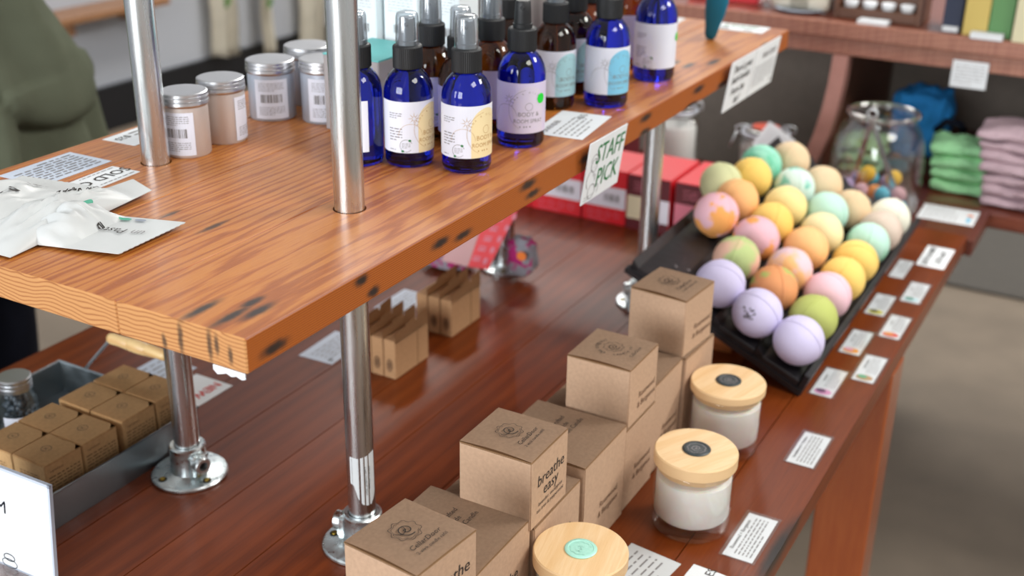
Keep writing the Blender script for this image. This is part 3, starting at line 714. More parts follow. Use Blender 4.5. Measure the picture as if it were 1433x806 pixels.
BE = [('breathe', .018), ('easy', .018), ('lavender, eucalyptus', .0062), ('tea tree & peppermint', .0062)]
yb = .446
candle_box('nearest large kraft box, supporting the logo box cut off at the bottom of the photo', .632, .742, .430, .540, TZ, .864, math.radians(-5), None, BE)
candle_box('small kraft box with a swirl logo, nearest of the candle boxes at the bottom edge', .654, .734, .437, .516, .865, .942, math.radians(-6), 'logo', BE)
candle_box('large kraft box printed Hand Made, beside the bottom logo box', .748, .856, .448, .562, TZ, .872, 0, 'text', BE)
candle_box('large kraft box directly under the box that reads breathe easy', .861, .962, yb, .556, TZ, .858, 0, None, BE)
candle_box('small kraft box with breathe easy on its side, raised on a larger box', .852, .928, yb, .526, .859, .937, 0, 'logo', BE)
candle_box('large low kraft box printed Hand Made, behind the breathe easy box', .968, 1.073, .444, .556, TZ, .868, 0, 'text', RB)
candle_box('kraft box under the box whose logo has circular lettering', 1.076, 1.160, yb, .556, TZ, .856, 0, None, RB)
b = candle_box('small kraft box with circular lettering round its logo, raised on a larger box', 1.079, 1.157, yb, .524, .857, .932, 0, None, RB)
f = Flat().ring(.0, 0, .011, .0006, 54, wob=.09).spiral(0, 0, .007, .001, 1.8)
for k, ch in enumerate('the original'):
    a = PI*.95 - k*.19; f.text(ch, .019*math.cos(a), .019*math.sin(a), .0075, rot=a-PI/2)
for k, ch in enumerate('candle co'):
    a = PI*1.15 + k*.19; f.text(ch, .019*math.cos(a), .019*math.sin(a), .0065, rot=a+PI/2)
f.text('CellarDoor', .0, -.027, .006, .2)
obj('printed_logo', f.on_plane((0, 0, .0772), *UZ, 0), 'ink', b)
candle_box('large kraft box between the circular lettering box and the farthest box', 1.163, 1.250, .449, .556, TZ, .872, 0, 'text', RB)
candle_box('kraft box under the farthest logo box, beside the black rack', 1.256, 1.342, .444, .530, TZ, .869, math.radians(-3), None, RB)
candle_box('small kraft box with a logo, farthest of the candle boxes', 1.254, 1.332, .447, .524, .870, .947, math.radians(-5), 'logo', RB)

# ---------------------------------------------------------------- candles
def candle(label, x, y, rz, seal, h=.097):
    t = thing('candle_jar', label, 'candle', (x, y, TZ), rz)
    bm = B(); lathe(bm, [(0, .0006), (.040, .0), (.0435, .003), (.0445, .007), (.0447, .080), (.0440, .0812), (.0428, .080), (.0425, .018), (.040, .015), (0, .015)], 56)
    obj('glass_tumbler', bm, 'tumbler', t, math.radians(50))
    bm = B(); lathe(bm, [(0, .0165), (.0385, .0165), (.0417, .020), (.0417, .066), (.040, .067), (0, .0665)], 48); obj('wax', bm, 'wax', t, math.radians(50))
    bm = B(); lathe(bm, [(0, .0735), (.0405, .0735), (.0415, .0745), (.0415, .0815), (.0448, .0815), (.0462, .0828), (.0462, h-.0015), (.0450, h), (0, h)], 64); ld = obj('wooden_lid', bm, 'lid_wood', t, math.radians(30))
    bm = B(); lathe(bm, [(0, h), (.0152, h), (.0158, h+.0008), (.0150, h+.0018), (.0125, h+.0019), (.012, h+.0013), (0, h+.0013)], 40); sl = obj('wax_seal', bm, seal, ld, math.radians(50), label='mint green wax seal' if seal == 'seal_mint' else 'dark wax seal')
    f = Flat().ring(0, 0, .0098, .0009, 40, wob=.06).spiral(0, 0, .0065, .0012, 1.8).ring(-.002, .003, .004, .0008, 14, a0=PI, a1=2*PI)
    obj('seal_relief', f.on_plane((0, 0, h+.0015), *UZ, .0001), 'seal_mint' if seal == 'seal_mint' else 'ink_soft', sl)
    for a in (-.012, .012):
        bm = B(); tube(bm, [(a, 0, .066), (a, .001, .072)], .0009, 6); obj('wick', bm, 'paper', t)
    return t
candle('white candle with a mint green seal on its wooden lid, at the bottom edge', .868, .399, .2, 'seal_mint')
candle('white candle with a dark seal, in front of the boxes and nearest the table edge', 1.097, .370, -.5, 'seal_dark')
candle('white candle with a dark greenish seal, closest to the black bath bomb rack', 1.275, .397, -.25, 'seal_dark', .093)

# ---------------------------------------------------------------- metal caddy with small kraft boxes
t = thing('metal_caddy', 'galvanised metal caddy holding the small kraft boxes at the left', 'tray', (.835, 1.0950, TZ))
cw, cd, ch, th = .12, .1215, .044, .0016
bm = B(); box(bm, -cw, -cd, 0.0003, cw, cd, .0018); obj('bottom', bm, 'galv', t)
for x0, y0, x1, y1 in ((-cw, -cd, cw, -cd+th), (-cw, cd-th, cw, cd), (-cw, -cd, -cw+th, cd), (cw-th, -cd, cw, cd)):
    bm = B(); box(bm, x0, y0, .0018, x1, y1, ch, .0004); obj('side', bm, 'galv', t)
bm = B(); e = .002
tube(bm, [(-cw, -cd, ch), (cw, -cd, ch), (cw, cd, ch), (-cw, cd, ch)], .0021, 8, True); obj('rolled_rim', bm, 'galv', t)
bm = B(); tube(bm, [(cw+.001, .077, ch-.006), (cw+.001, .075, ch), (cw+.001, .02, .101), (cw+.001, .016, .104)], .0023, 8)
obj('bail_wire', bm, 'wire', t)
bm = B(); tube(bm, [(cw+.001, -.104, ch-.006), (cw+.001, -.102, ch), (cw+.001, -.082, .101), (cw+.001, -.078, .104)], .0023, 8); obj('bail_wire', bm, 'wire', t)
bm = B(); R = Matrix.Translation((cw+.001, .02, .104)) @ Matrix.Rotation(PI/2, 4, 'X')
lathe(bm, [(0, 0), (.006, .0), (.0075, .006), (.0072, .02), (.0082, .034), (.0066, .036), (.0086, .038), (.009, .05), (.0086, .064), (.0066, .066), (.0082, .068), (.0072, .085), (.0075, .094), (.006, .1), (0, .1)], 24, mat=R); obj('wooden_grip', bm, 'grip', t, True)
def small_box(label, cx, cy, hh, jit):
    w, d, h = .0515, .0525, hh
    t = thing('small_kraft_box', label, 'box', (cx, cy, TZ+.0019), jit, 'small kraft boxes in the metal caddy')
    bm = B(); box(bm, -w/2, -d/2, 0, w/2, d/2, h, .0009, 2); obj('carton', bm, 'kraft_b', t, math.radians(30))
    bm = B(); n = 6; rows = [[bm.verts.new((-w/2+w*i/n, -d/2+d*j/n, h+.0006+.0016*math.sin(PI*j/n)*(1-i/n))) for j in range(n+1)] for i in range(n+1)]
    for i in range(n):
        for j in range(n): bm.faces.new((rows[i][j], rows[i+1][j], rows[i+1][j+1], rows[i][j+1]))
    bmesh.ops.solidify(bm, geom=bm.faces[:], thickness=.0006)
    obj('lid_flap', bm, 'kraft_b', t, math.radians(40))
    obj('printed_logo', Flat().ring(0, 0, .0058, .0006, 24).text('K', 0, 0, .006, rot=-PI/2*0).on_plane((0, 0, h+.0026), *UZ, 0), 'ink', t)
    g = Flat().text('ingredients', -.01, h*.86, .0042).lines(-w*.42, h*.1, w*.42, h*.78, 11, seed=int(cx*1000), th=.3)
    obj('fine_print', g.on_plane((0, -d/2, 0), (1, 0, 0), (0, 0, 1)), 'ink_brown', t)
    g = Flat().lines(-w*.3, h*.55, w*.3, h*.8, 5, seed=int(cy*1000), th=.3)
    obj('fine_print', g.on_plane((-w/2, 0, 0), (0, -1, 0), (0, 0, 1)), 'ink_brown', t)
k = 0
names = {(0, 0): 'small kraft box in the caddy, far end, beside the steel pipe', (0, 1): 'small kraft box in the caddy, far end, beneath the wooden grip',
         (1, 0): 'small kraft box in the caddy, second row from the far end, outer side', (1, 1): 'small kraft box in the caddy, second row from far end, by the empty corner',
         (2, 0): 'small kraft box in the caddy, third row from the far end, outer side', (2, 1): 'small kraft box in the caddy, third row, touching the jar of dark pills',
         (3, 0): 'small kraft box in the caddy, nearest corner box beside the white framed sign', (3, 1): 'small kraft box in the caddy, nearest row, half behind the white framed sign'}
for r, cx in enumerate((.931, .8765, .8155, .7625)):
    for c, cy in enumerate((1.0165, 1.0705)):
        small_box(names[(r, c)], cx, cy, .0675, random.uniform(-.015, .015))
def pill_jar(x, y):
    t = thing('pill_jar', 'clear jar of dark pills with a silver screw lid in the metal caddy', 'jar', (x, y, TZ+.0019))
    bm = B(); lathe(bm, [(0, 0), (.021, 0), (.0235, .003), (.0235, .048), (.019, .058), (.019, .063)], 36, caps=False); obj('glass_body', bm, 'jar_clear', t, True)
    bm = B(); lathe(bm, [(0, .078), (.0195, .078), (.0208, .0768), (.0208, .073), (.0200, .0722), (.0208, .0715), (.0208, .068), (.02, .067), (.0208, .066), (.0208, .061), (.0200, .061), (.0200, .062), (0, .062)], 40); obj('screw_lid', bm, 'alu', t, math.radians(30))
    bm = B(); rnd = random.Random(3)
    for i in range(70):
        a, rr = rnd.uniform(0, 2*PI), rnd.uniform(0, .0175); z = .005 + .045*(i/70)
        bmesh.ops.create_uvsphere(bm, u_segments=8, v_segments=5, radius=.0042, matrix=Matrix.Translation((rr*math.cos(a), rr*math.sin(a), z)))
    p = obj('pills', bm, 'pill', t, True); p['kind'] = 'stuff'
    f = Flat().rect(-.015, .006, .03, .03, 14); obj('label', f.on_cyl(.0238, math.radians(215)), 'label', t)
pill_jar(.8525, 1.176)

# framed sign in the left foreground
t = thing('framed_sign', 'white sign in a clear frame standing at the lower left in front of the caddy', 'sign', (.655, .893, TZ), 0)
U = Vector((.02, -1, 0)).normalized(); V = Vector((.10, 0, 1)).normalized(); n = U.cross(V).normalized()
def slab(bm, u0, u1, v0, v1, c0, c1):
    vs = [bm.verts.new(U*a + V*b + n*c) for c in (c0, c1) for a, b in ((u0, v0), (u1, v0), (u1, v1), (u0, v1))]
    for f in ((3, 2, 1, 0), (4, 5, 6, 7), (0, 1, 5, 4), (1, 2, 6, 5), (2, 3, 7, 6), (3, 0, 4, 7)): bm.faces.new([vs[i] for i in f])
    bmesh.ops.recalc_face_normals(bm, faces=bm.faces[:])
bm = B(); slab(bm, -.145, -.002, .004, .1155, 0, .0012); obj('paper_sheet', bm, 'sign_white', t)
bm = B(); slab(bm, -.149, .0015, 0, .119, -.002, -.0004); slab(bm, -.0015, .0015, 0, .119, -.0004, .0022); slab(bm, -.149, .0015, .1158, .119, -.0004, .0022); obj('clear_frame', bm, 'paper_cool', t)
bm = B(); slab(bm, -.149, .0015, 0, .003, -.002, .03); obj('frame_foot', bm, 'sleeve', t)
obj('lettering', Flat().text('LIP BALM', -.107, .072, .021).on_plane(n*.0012, U, V), 'navy', t)
obj('line_icon', Flat().ring(-.066, .014, .008, .0012, 24, ry=.004).ring(-.066, .007, .011, .001, 24, ry=.005).on_plane(n*.0012, U, V), 'navy', t)

# ---------------------------------------------------------------- open kraft carriers
def carrier(label, x, y, group):
    t = thing('kraft_carrier', label, 'carton', (x, y, TZ), random.uniform(-.01, .01), group)
    w, d, h = .082, .0195, .058
    bm = B(); box(bm, 0, 0, 0, w, d, h, .0007); obj('carton', bm, 'kraft_c', t)
    bm = B(); prof = [(0, h-.004), (w, h-.004), (w, h+.022), (w*.65, h+.0205), (w*.65, h+.012), (w*.63, h+.012), (w*.62, h+.020), (w*.32, h+.018), (w*.31, h+.013), (w*.0, h+.011)]
    f0 = bm.faces.new([bm.verts.new((a, 0, b)) for a, b in prof]); bmesh.ops.solidify(bm, geom=[f0], thickness=.0012)
    obj('tall_flap', bm, 'kraft_c', t)
    bm = B(); box(bm, .054, -.0006, .001, .055, .0, h); obj('seam', bm, 'kraft_in', t)
    obj('stamp', Flat().ring(0, .02, .004, .002, 12, ry=.009).disc(0, .02, .002, 8, .006).on_plane((0, d/2, 0), (0, -1, 0), (0, 0, 1)), 'ink_brown', t)
for i in range(4):
    carrier('open kraft carrier of the nearer group, %s' % ('at the right', 'second from the right', 'third from the right', 'at the left behind the pipe')[i], 1.209, .849+i*.0208, 'open kraft carriers')
for i in range(3):
    carrier('open kraft carrier in the farther group, %s' % ('at the right', 'in the middle', 'at the left')[i], 1.362, .853+i*.0215, 'open kraft carriers')

# ---------------------------------------------------------------- tins
def tin(label, x, y, h, r, body, ang, code=True):
    t = thing('silver_tin', label, 'tin', (x, y, SZ), 0)
    b = h - .015
    bm = B(); lathe(bm, [(0, 0), (r-.002, 0), (r-.0008, .0015), (r-.0008, b), (r-.003, b+.002), (0, b+.002)], 48); obj('body', bm, body, t, math.radians(40))
    bm = B(); lathe(bm, [(0, h), (r-.0015, h), (r+.0002, h-.0008), (r+.0004, h-.0035), (r-.0004, h-.0042), (r+.0006, h-.005), (r+.0008, h-.0078), (r-.0003, h-.0086), (r+.0007, h-.0095), (r+.001, h-.0125), (r+.0002, h-.0145), (r-.0006, h-.0145), (r-.0006, h-.0135), (0, h-.0135)], 56); obj('screw_lid', bm, 'alu', t, math.radians(25))
    ww = .041 if code else .032
    f = Flat().rect(-ww/2, .0035, ww/2, b-.0045, 14); lb = obj('label', f.on_cyl(r-.0004, ang), 'label', t)
    g = Flat().lines(-ww*.38, b*.66, ww*.38, b*.86, 5, seed=int(x*500), th=.3).lines(-ww*.38, b*.14, ww*.38, b*.34, 5, seed=int(y*500), th=.3)
    if code: g.bars(-ww*.32, b*.42, ww*.32, b*.6, int(x*100))
    obj('printed_text', g.on_cyl(r-.0002, ang), 'ink_soft', lb)
tin('silver lidded tin standing against the steel pipe, leftmost on the shelf', .931, .921, .070, .0254, 'tin_body', math.radians(-150)-.25)
tin('silver lidded tin, second from the pipe, with two narrow label edges', .990, .922, .072, .0260, 'tin_body', math.radians(-136)+1.15, False)
tin('wide silver tin with a barcode label in the middle of the tins', 1.094, .938, .070, .0285, 'tin_body2', math.radians(-141))
tin('silver tin at the back, half hidden behind the barcode tins', 1.172, .943, .072, .0288, 'tin_body2', math.radians(-110))
tin('silver tin with a barcode label, partly behind the near steel pipe', 1.117, .877, .074, .0280, 'tin_body2', math.radians(-141))
bm = B(); lathe(bm, [(0, 0), (.012, 0), (.0125, .002), (.0125, .03), (.011, .032), (.011, .04), (0, .04)], 24)
tag(obj('small_white_jar', bm, 'label', None, math.radians(40), (1.045, .972, SZ)), 'tiny white jar between the second tin and the wide tin', 'jar')

# ---------------------------------------------------------------- spray bottles
def bottle(label, x, y, glassm, tint, ang, scale=1., overcap=True, lab='label', leftpart=True, dot=None, span=.125):
    t = thing('spray_bottle', label, 'bottle', (x, y, SZ), 0); t.scale = (scale,)*3
    r = .0262
    bm = B()
    lathe(bm, [(0, .001), (.018, .0012), (.0215, 0), (.0245, .0015), (r, .006), (r, .078), (.0257, .083), (.0240, .089), (.0205, .0955), (.0160, .1005), (.0125, .1035), (.0118, .106), (.0118, .112), (0, .112)], 48)
    obj('glass_body', bm, glassm, t, True)
    # ribbed collar
    bm = B(); seg = 96; rings = []
    for z, dr in ((.1035, -.0004), (.1045, 0), (.1255, 0), (.1268, -.0010), (.1275, -.003)):
        rings.append([bm.verts.new(((.0158+dr+(.00035 if i % 2 else 0))*math.cos(2*PI*i/seg), (.0152+dr+(.00035 if i % 2 else 0))*math.sin(2*PI*i/seg), z)) for i in range(seg)])
    for a, b in zip(rings[:-1], rings[1:]):
        for i in range(seg): bm.faces.new((a[i], a[(i+1) % seg], b[(i+1) % seg], b[i]))
    bm.faces.new(rings[-1]); bm.faces.new(list(reversed(rings[0])))
    obj('ribbed_collar', bm, 'blk', t)
    bm = B(); lathe(bm, [(.0105, .127), (.0105, .1315), (.0092, .132), (.0088, .144), (.0082, .154), (.0072, .1555), (0, .1555)], 28)
    lathe(bm, [(0, 0), (.0022, 0), (.0022, .0018), (0, .0018)], 12, mat=Matrix.Translation((-.0075, -.0036, .149)) @ Matrix.Rotation(-PI/2, 4, 'Y'))
    obj('sprayer', bm, 'nozzle' if overcap else 'blk', t, math.radians(40))
    if overcap:
        bm = B(); lathe(bm, [(.0125, .1272), (.0118, .156), (.0110, .1592), (.0090, .1608), (0, .1612)], 36, caps=False); obj('clear_overcap', bm, 'cap', t, True)
    lr = r + .0003; w = span; hh0, hh1 = .0175, .0725
    f = Flat().rect(-w/2, hh0, w/2, hh1, 44); lb = obj('label', f.on_cyl(lr, ang), lab, t)
    if tint:
        f = Flat().arch(.0085, hh0+.0002, .045, hh1-.003, 20); obj('tinted_arch', f.on_cyl(lr+.0001, ang), tint, lb)
        f = Flat().text('BODY &', .0265, .0385, .0068).text('ROOM SPRAY', .0265, .031, .0062, sx=.9)
        obj('product_name', f.on_cyl(lr+.0002, ang), 'tan_ink' if tint == 'tint_gold' else 'ink_soft', lb)
        f = Flat().ring(.0265, .047, .0042, .0004, 20).ring(.0265, .043, .0225, .0003, 40, a0=PI*.55, a1=PI*1.35).ring(.0, .036, .013, .0003, 30, a0=0, a1=PI).star(.004, .055, .007).lines(.016, .0235, .037, .0265, 1, th=.5)
        for k, chx in enumerate('NAMA & OILS'): f.text(chx, .0265+.0195*math.cos(PI*.92-k*.19), .043+.0195*math.sin(PI*.92-k*.19), .0028, rot=PI*.42-k*.19)
        obj('fine_print', f.on_cyl(lr+.0002, ang), 'tan_ink' if tint == 'tint_gold' else 'ink_soft', lb)
    if leftpart:
        g = Flat().lines(-.024, .054, -.009, .061, 3, th=.35, seed=3).lines(-.024, .030, -.009, .045, 5, th=.35, seed=5).ring(-.005, .0255, .0066, .0005, 26, a0=.4, a1=5.6).lines(-.0095, .0225, -.0005, .0288, 4, th=.3, seed=6).lines(-.024, .0195, -.012, .022, 1)
        obj('fine_print', g.on_cyl(lr+.0002, ang), 'ink_soft', lb)
        g = Flat().disc(-.001, .0312, .0016, 10, .0013).disc(-.0088, .0196, .0016, 10, .0013); obj('green_leaf', g.on_cyl(lr+.0003, ang), 'green_ink', lb)
    if dot is not None:
        f = Flat(); n = 10
        for i in range(n):
            a, b = -.0055+.011*i/n, -.0055+.011*(i+1)/n; k = len(f.v); s1 = math.sqrt(max(0, .0055**2-a*a)); s2 = math.sqrt(max(0, .0055**2-b*b))
            f.v += [(dot+a, .055-s1), (dot+b, .055-s2), (dot+b, .055+s2), (dot+a, .055+s1)]; f.f.append((k, k+1, k+2, k+3))
        obj('round_sticker', f.on_cyl(lr+.0005, ang), 'dot', t, label='bright green round sticker')
    return t
def fa(x, y, d=0): return math.atan2(-y, -x) + math.radians(d)
bottle('cobalt blue spray bottle half hidden behind the near steel pipe', 1.005, .745, 'cobalt', None, fa(1.005, .745, -75), span=.09)
bottle('cobalt blue spray bottle with a gold edged label, right beside the near steel pipe', 1.031, .698, 'cobalt', 'tint_gold', fa(1.031, .698, 3))
bottle('cobalt blue spray bottle with a gold label, closest to the front edge of the shelf', 1.047, .636, 'cobalt', 'tint_gold', fa(1.047, .636, -8), 1.01)
bottle('uncapped cobalt blue spray bottle with a lilac label and a green sticker', 1.157, .631, 'cobalt', 'tint_lav', fa(1.157, .631, -38), 1.03, False, 'lav', False, .042)
bottle('cobalt blue spray bottle with a blue tinted label behind the $12 card', 1.362, .621, 'cobalt', 'tint_blue', fa(1.362, .621, -14), 1.06, True, 'label', False)
bottle('cobalt blue spray bottle, farthest on the shelf, with a green sticker at its edge', 1.520, .623, 'cobalt', None, fa(1.52, .623, -5), 1.09, dot=.0385)
bottle('amber spray bottle behind the two gold label blue bottles, tallest cap', 1.128, .732, 'amber', None, fa(1.128, .732, 15), 1.02)
bottle('amber spray bottle directly behind the blue bottle nearest the shelf edge', 1.117, .686, 'amber', None, fa(1.117, .69, 5), .96)
bottle('amber spray bottle with a lilac label beside the uncapped blue bottle', 1.190, .690, 'amber', None, fa(1.19, .69, -30), 1.02, lab='lav', leftpart=False)
bottle('amber spray bottle with a teal tinted label behind the $12 card', 1.318, .673, 'amber', 'tint_teal', fa(1.318, .673, -14), 1.02, lab='label', leftpart=False)
bottle('amber spray bottle with a teal tinted label, next to the blue tinted bottle', 1.398, .686, 'amber', 'tint_teal', fa(1.398, .686, -10), 1.02)
bottle('amber spray bottle at the back, its collar above the uncapped blue bottle', 1.300, .735, 'amber', None, fa(1.3, .735, 0), 1.04)
bottle('amber spray bottle behind the left shoulder of the blue tinted bottle', 1.452, .690, 'amber', None, fa(1.45, .69, 0), 1.04, lab='lav')
bottle('amber spray bottle between the two farthest blue bottles', 1.565, .684, 'amber', None, fa(1.565, .684, 0), 1.06, lab='lav')
# cartons behind the bottles
t = thing('teal_lidded_box', 'low grey box with a teal top behind the first blue bottles', 'box', (1.125, .808, SZ), 0)
bm = B(); box(bm, -.042, -.035, 0, .055, .042, .088, .001); obj('carton', bm, 'grey_box', t)
bm = B(); box(bm, -.042, -.035, .088, .055, .042, .0895); obj('teal_top', bm, 'teal_box', t)
obj('lettering', Flat().text('Kayloon', 0, .0, .0125).on_plane((-.004, -.035, .068), (1, 0, 0), (0, 0, 1)), 'ink', t)
for i, (x, y, w) in enumerate(((1.178, .868, .048), (1.19, .817, .048), (1.205, .766, .045))):
    t = thing('white_leaflet_box', ('tall white printed box behind the teal topped box, beside the pipe', 'tall white printed box in the middle of three behind the blue bottles', 'tall white printed box beside the amber bottles')[i], 'box', (x+.025, y, SZ+.0), 0)
    bm = B(); box(bm, -.022, -w/2, 0, .022, w/2, .215, .001); obj('carton', bm, 'white_box', t)
    g = Flat().lines(-w*.36, .12, w*.36, .2, 22, seed=i, th=.14).bars(-w*.2, .096, w*.3, .106, i+3); obj('fine_print', g.on_plane((-.022, 0, 0), (0, -1, 0), (0, 0, 1)), 'ink_soft', t)
for i, (x, y, lab, m) in enumerate(((1.33, .80, 'tall grey carton with a teal oval behind the amber bottles', 'grey_box'), (1.42, .79, 'tall taupe carton behind the uncapped blue bottle', 'grey_box'))):
    t = thing('tall_carton', lab, 'box', (x, y, SZ), 0)
    bm = B(); box(bm, -.03, -.04, 0, .03, .04, .2, .001); obj('carton', bm, m, t)
    obj('printed_oval', Flat().disc(0, .115, .016, 20, .024).on_plane((-.03, 0, 0), (0, -1, 0), (0, 0, 1)), 'teal_box' if i == 0 else 'ink_soft', t)
# teal scraper
t = thing('teal_handled_scraper', 'teal handled scraper with a pale tip standing at the far end of the shelf', 'tool', (1.80, .646, SZ))
bm = B(); lathe(bm, [(0, 0), (.006, .001), (.0095, .006), (.0115, .02), (.0165, .042), (.0185, .062), (.016, .078), (.011, .084), (0, .085)], 24); tf(bm, bm.verts[:], Matrix.Rotation(.12, 4, 'X') @ Matrix.Diagonal((.6, 1, 1, 1))); obj('handle', bm, 'teal', t, True)
bm = B(); lathe(bm, [(.008, .083), (.0105, .09), (.013, .12), (.013, .14), (0, .142)], 20); tf(bm, bm.verts[:], Matrix.Rotation(.12, 4, 'X') @ Matrix.Diagonal((.45, 1, 1, 1))); obj('tip', bm, 'cream', t, True)

# ---------------------------------------------------------------- paper pouches
def pouch(label, A, Bc, C, D, z, puff, seed, parts, lift=(0, 0, 0, 0), flat=.35, pk=.86):
    t = thing('paper_pouch', label, 'pouch', ((A[0]+C[0])/2, (A[1]+C[1])/2, SZ))
    ox, oy = (A[0]+C[0])/2, (A[1]+C[1])/2
    nu, nv = 36, 26
    def pos(u, v, side):
        x = (A[0]*(1-u)*(1-v) + Bc[0]*(1-u)*v + C[0]*u*v + D[0]*u*(1-v)) - ox
        y = (A[1]*(1-u)*(1-v) + Bc[1]*(1-u)*v + C[1]*u*v + D[1]*u*(1-v)) - oy
        lf = lift[0]*(1-u)*(1-v) + lift[1]*(1-u)*v + lift[2]*u*v + lift[3]*u*(1-v)
        uu = u ** .7 if flat < .5 else u
        m = max(0, math.sin(PI*min(1, u/pk)))**.8 * max(0, math.sin(PI*v))**.6
        nz = noise.noise(Vector((u*4+seed, v*4, 0)))*.5 + noise.noise(Vector((u*9, v*7+seed, 3)))*.18 - abs(noise.noise(Vector((u*3+seed, v*6, 9))))*.8 - abs(noise.noise(Vector((u*8+seed*2, v*2, 4))))*.3
        hgt = z + lf*1.
        if side: return (x, y, hgt + .0006 + puff*m*(1 + .55*nz))
        return (x, y, max(.0003, hgt - puff*.35*m) if lf == 0 and z < .004 else hgt - min(hgt-.0005, puff*.25*m))
    bm = B(); top = [[bm.verts.new(pos(i/nu, j/nv, 1)) for j in range(nv+1)] for i in range(nu+1)]
    bot = [[bm.verts.new(pos(i/nu, j/nv, 0)) for j in range(nv+1)] for i in range(nu+1)]
    for j in range(nv+1):       # crimped zig-zag end
        for g in (top, bot):
            if j % 2: g[nu][j].co.x += (C[0]-Bc[0])*.008; g[nu][j].co.y += (C[1]-Bc[1])*.008
    for i in range(nu):
        for j in range(nv):
            bm.faces.new((top[i][j], top[i+1][j], top[i+1][j+1], top[i][j+1])); bm.faces.new((bot[i][j+1], bot[i+1][j+1], bot[i+1][j], bot[i][j]))
    for i in range(nu):
        bm.faces.new((top[i][0], bot[i][0], bot[i+1][0], top[i+1][0])); bm.faces.new((top[i+1][nv], bot[i+1][nv], bot[i][nv], top[i][nv]))
    for j in range(nv):
        bm.faces.new((top[0][j+1], bot[0][j+1], bot[0][j], top[0][j])); bm.faces.new((top[nu][j], bot[nu][j], bot[nu][j+1], top[nu][j+1]))
    bmesh.ops.recalc_face_normals(bm, faces=bm.faces[:])
    obj('pouch', bm, 'pouch', t, math.radians(50))
    for nm, m, f in parts:     # f is laid out in (u, v) and draped on the puffed top
        vs = []
        for (a, b) in f.v:
            p = pos(min(.99, max(.01, a)), min(.99, max(.01, b)), 1); vs.append((p[0], p[1], p[2]+.0016))
        obj(nm, (vs, f.f), m, t)
    return t
# text frames: u runs A->D, v runs A->B
def uvtext(s, u, v, su, sv, rot90=0, flip=1):
    vs, fs = text_geo(s, 1., .0, 0.); f = Flat()
    if rot90: f.v = [(u + flip*(-b)*su, v + flip*a*sv) for a, b in vs]
    else: f.v = [(u + flip*a*su, v + flip*b*sv) for a, b in vs]
    f.f = list(fs); return f
L = Flat(); L.disc(.52, .86, .05, 14, .06); L.disc(.42, .84, .04, 14, .05)
pouch('white paper pouch lying flat in front, nearest the shelf end', (.648, .862), (.727, .876), (.757, .762), (.672, .759), .001, .024, 2.3,
      [('brand_lettering', 'ink', uvtext('Paste', .60, .55, .12, .18, 0, -1)), ('script_lettering', 'ink_soft', uvtext('un', .83, .55, .12, .18, 0, -1)), ('leaf_print', 'leaf_g', Flat().disc(.54, .88, .055, 14, .035)), ('slate_disc_print', 'leaf_s', Flat().disc(.67, .89, .05, 14, .03))], lift=(.001, .002, .004, .003), pk=.50)  # slate disc is printed beside the green leaf
pouch('white paper pouch in the middle with its crimped end raised toward the pipe', (.622, .835), (.615, .902), (.812, .884), (.803, .850), .002, .024, 6.1,
      [('brand_lettering', 'ink', uvtext('un Paste', .62, .66, .075, .19, 0, -1)), ('leaf_print', 'leaf_g', Flat().disc(.46, .16, .05, 18, .07).disc(.56, .14, .04, 18, .06))], lift=(0, .003, .007, .004))
pouch('white paper pouch at the back lying against the SOLD OUT card', (.600, .878), (.600, .965), (.752, .972), (.768, .880), .008, .024, 9.7,
      [('brand_lettering', 'ink', uvtext('Paste', .46, .36, .13, .2, 0, -1)), ('script_lettering', 'ink_soft', uvtext('un', .76, .36, .12, .2, 0, -1)), ('leaf_print', 'leaf_g', Flat().disc(.40, .68, .07, 14, .06).disc(.28, .72, .05, 14, .05)), ('slate_disc_print', 'leaf_s', Flat().disc(.53, .74, .06, 14, .05))], lift=(0, .004, .006, .006))

# ---------------------------------------------------------------- bath bomb rack
RO = Vector((1.452, .352, TZ+.009))
t = thing('bath_bomb_rack', 'black wooden stepped rack tilted up to hold the bath bombs', 'rack', RO)
u = Vector((.65, -.006, .022)); v = Vector((.045, .286, .104)); nrm = u.cross(v).normalized()
def rslab(bm, a0, a1, b0, b1, n0, n1, m0=None, m1=None):
    m0 = n0 if m0 is None else m0; m1 = n1 if m1 is None else m1
    P_ = [u*a0+v*b0+nrm*n0, u*a1+v*b0+nrm*n0, u*a1+v*b1+nrm*m0, u*a0+v*b1+nrm*m0, u*a0+v*b0+nrm*n1, u*a1+v*b0+nrm*n1, u*a1+v*b1+nrm*m1, u*a0+v*b1+nrm*m1]
    vs = [bm.verts.new(p) for p in P_]
    for f in ((3, 2, 1, 0), (4, 5, 6, 7), (0, 1, 5, 4), (1, 2, 6, 5), (2, 3, 7, 6), (3, 0, 4, 7)): bm.faces.new([vs[i] for i in f])
    bmesh.ops.recalc_face_normals(bm, faces=bm.faces[:])
nch = 4
for i in range(nch):
    b0, b1 = .02 + i*.96/nch, .02 + (i+1)*.96/nch
    bm = B(); rslab(bm, .0, 1, b0, b1-.003, .002, .0125, .0, .0105); bmesh.ops.bevel(bm, geom=bm.edges[:], offset=.0012, segments=1, affect='EDGES'); obj('slat', bm, 'black_wood', t)
    bm = B(); rslab(bm, .0, 1, b1-.045, b1-.004, .006, .0112, .004, .019); obj('divider', bm, 'black_wood', t)
bm = B(); rslab(bm, 0, 1, -.015, .016, -.008, .026); bmesh.ops.bevel(bm, geom=bm.edges[:], offset=.0015, segments=1, affect='EDGES'); obj('front_lip', bm, 'black_wood', t)
for q0, q1 in ((-.004, .016), (.984, 1.)):
    bm = B(); rslab(bm, q0, q1, -.01, .995, -.007, .0015); obj('end_batten', bm, 'black_wood', t)
bm = B(); rnd = random.Random(5)
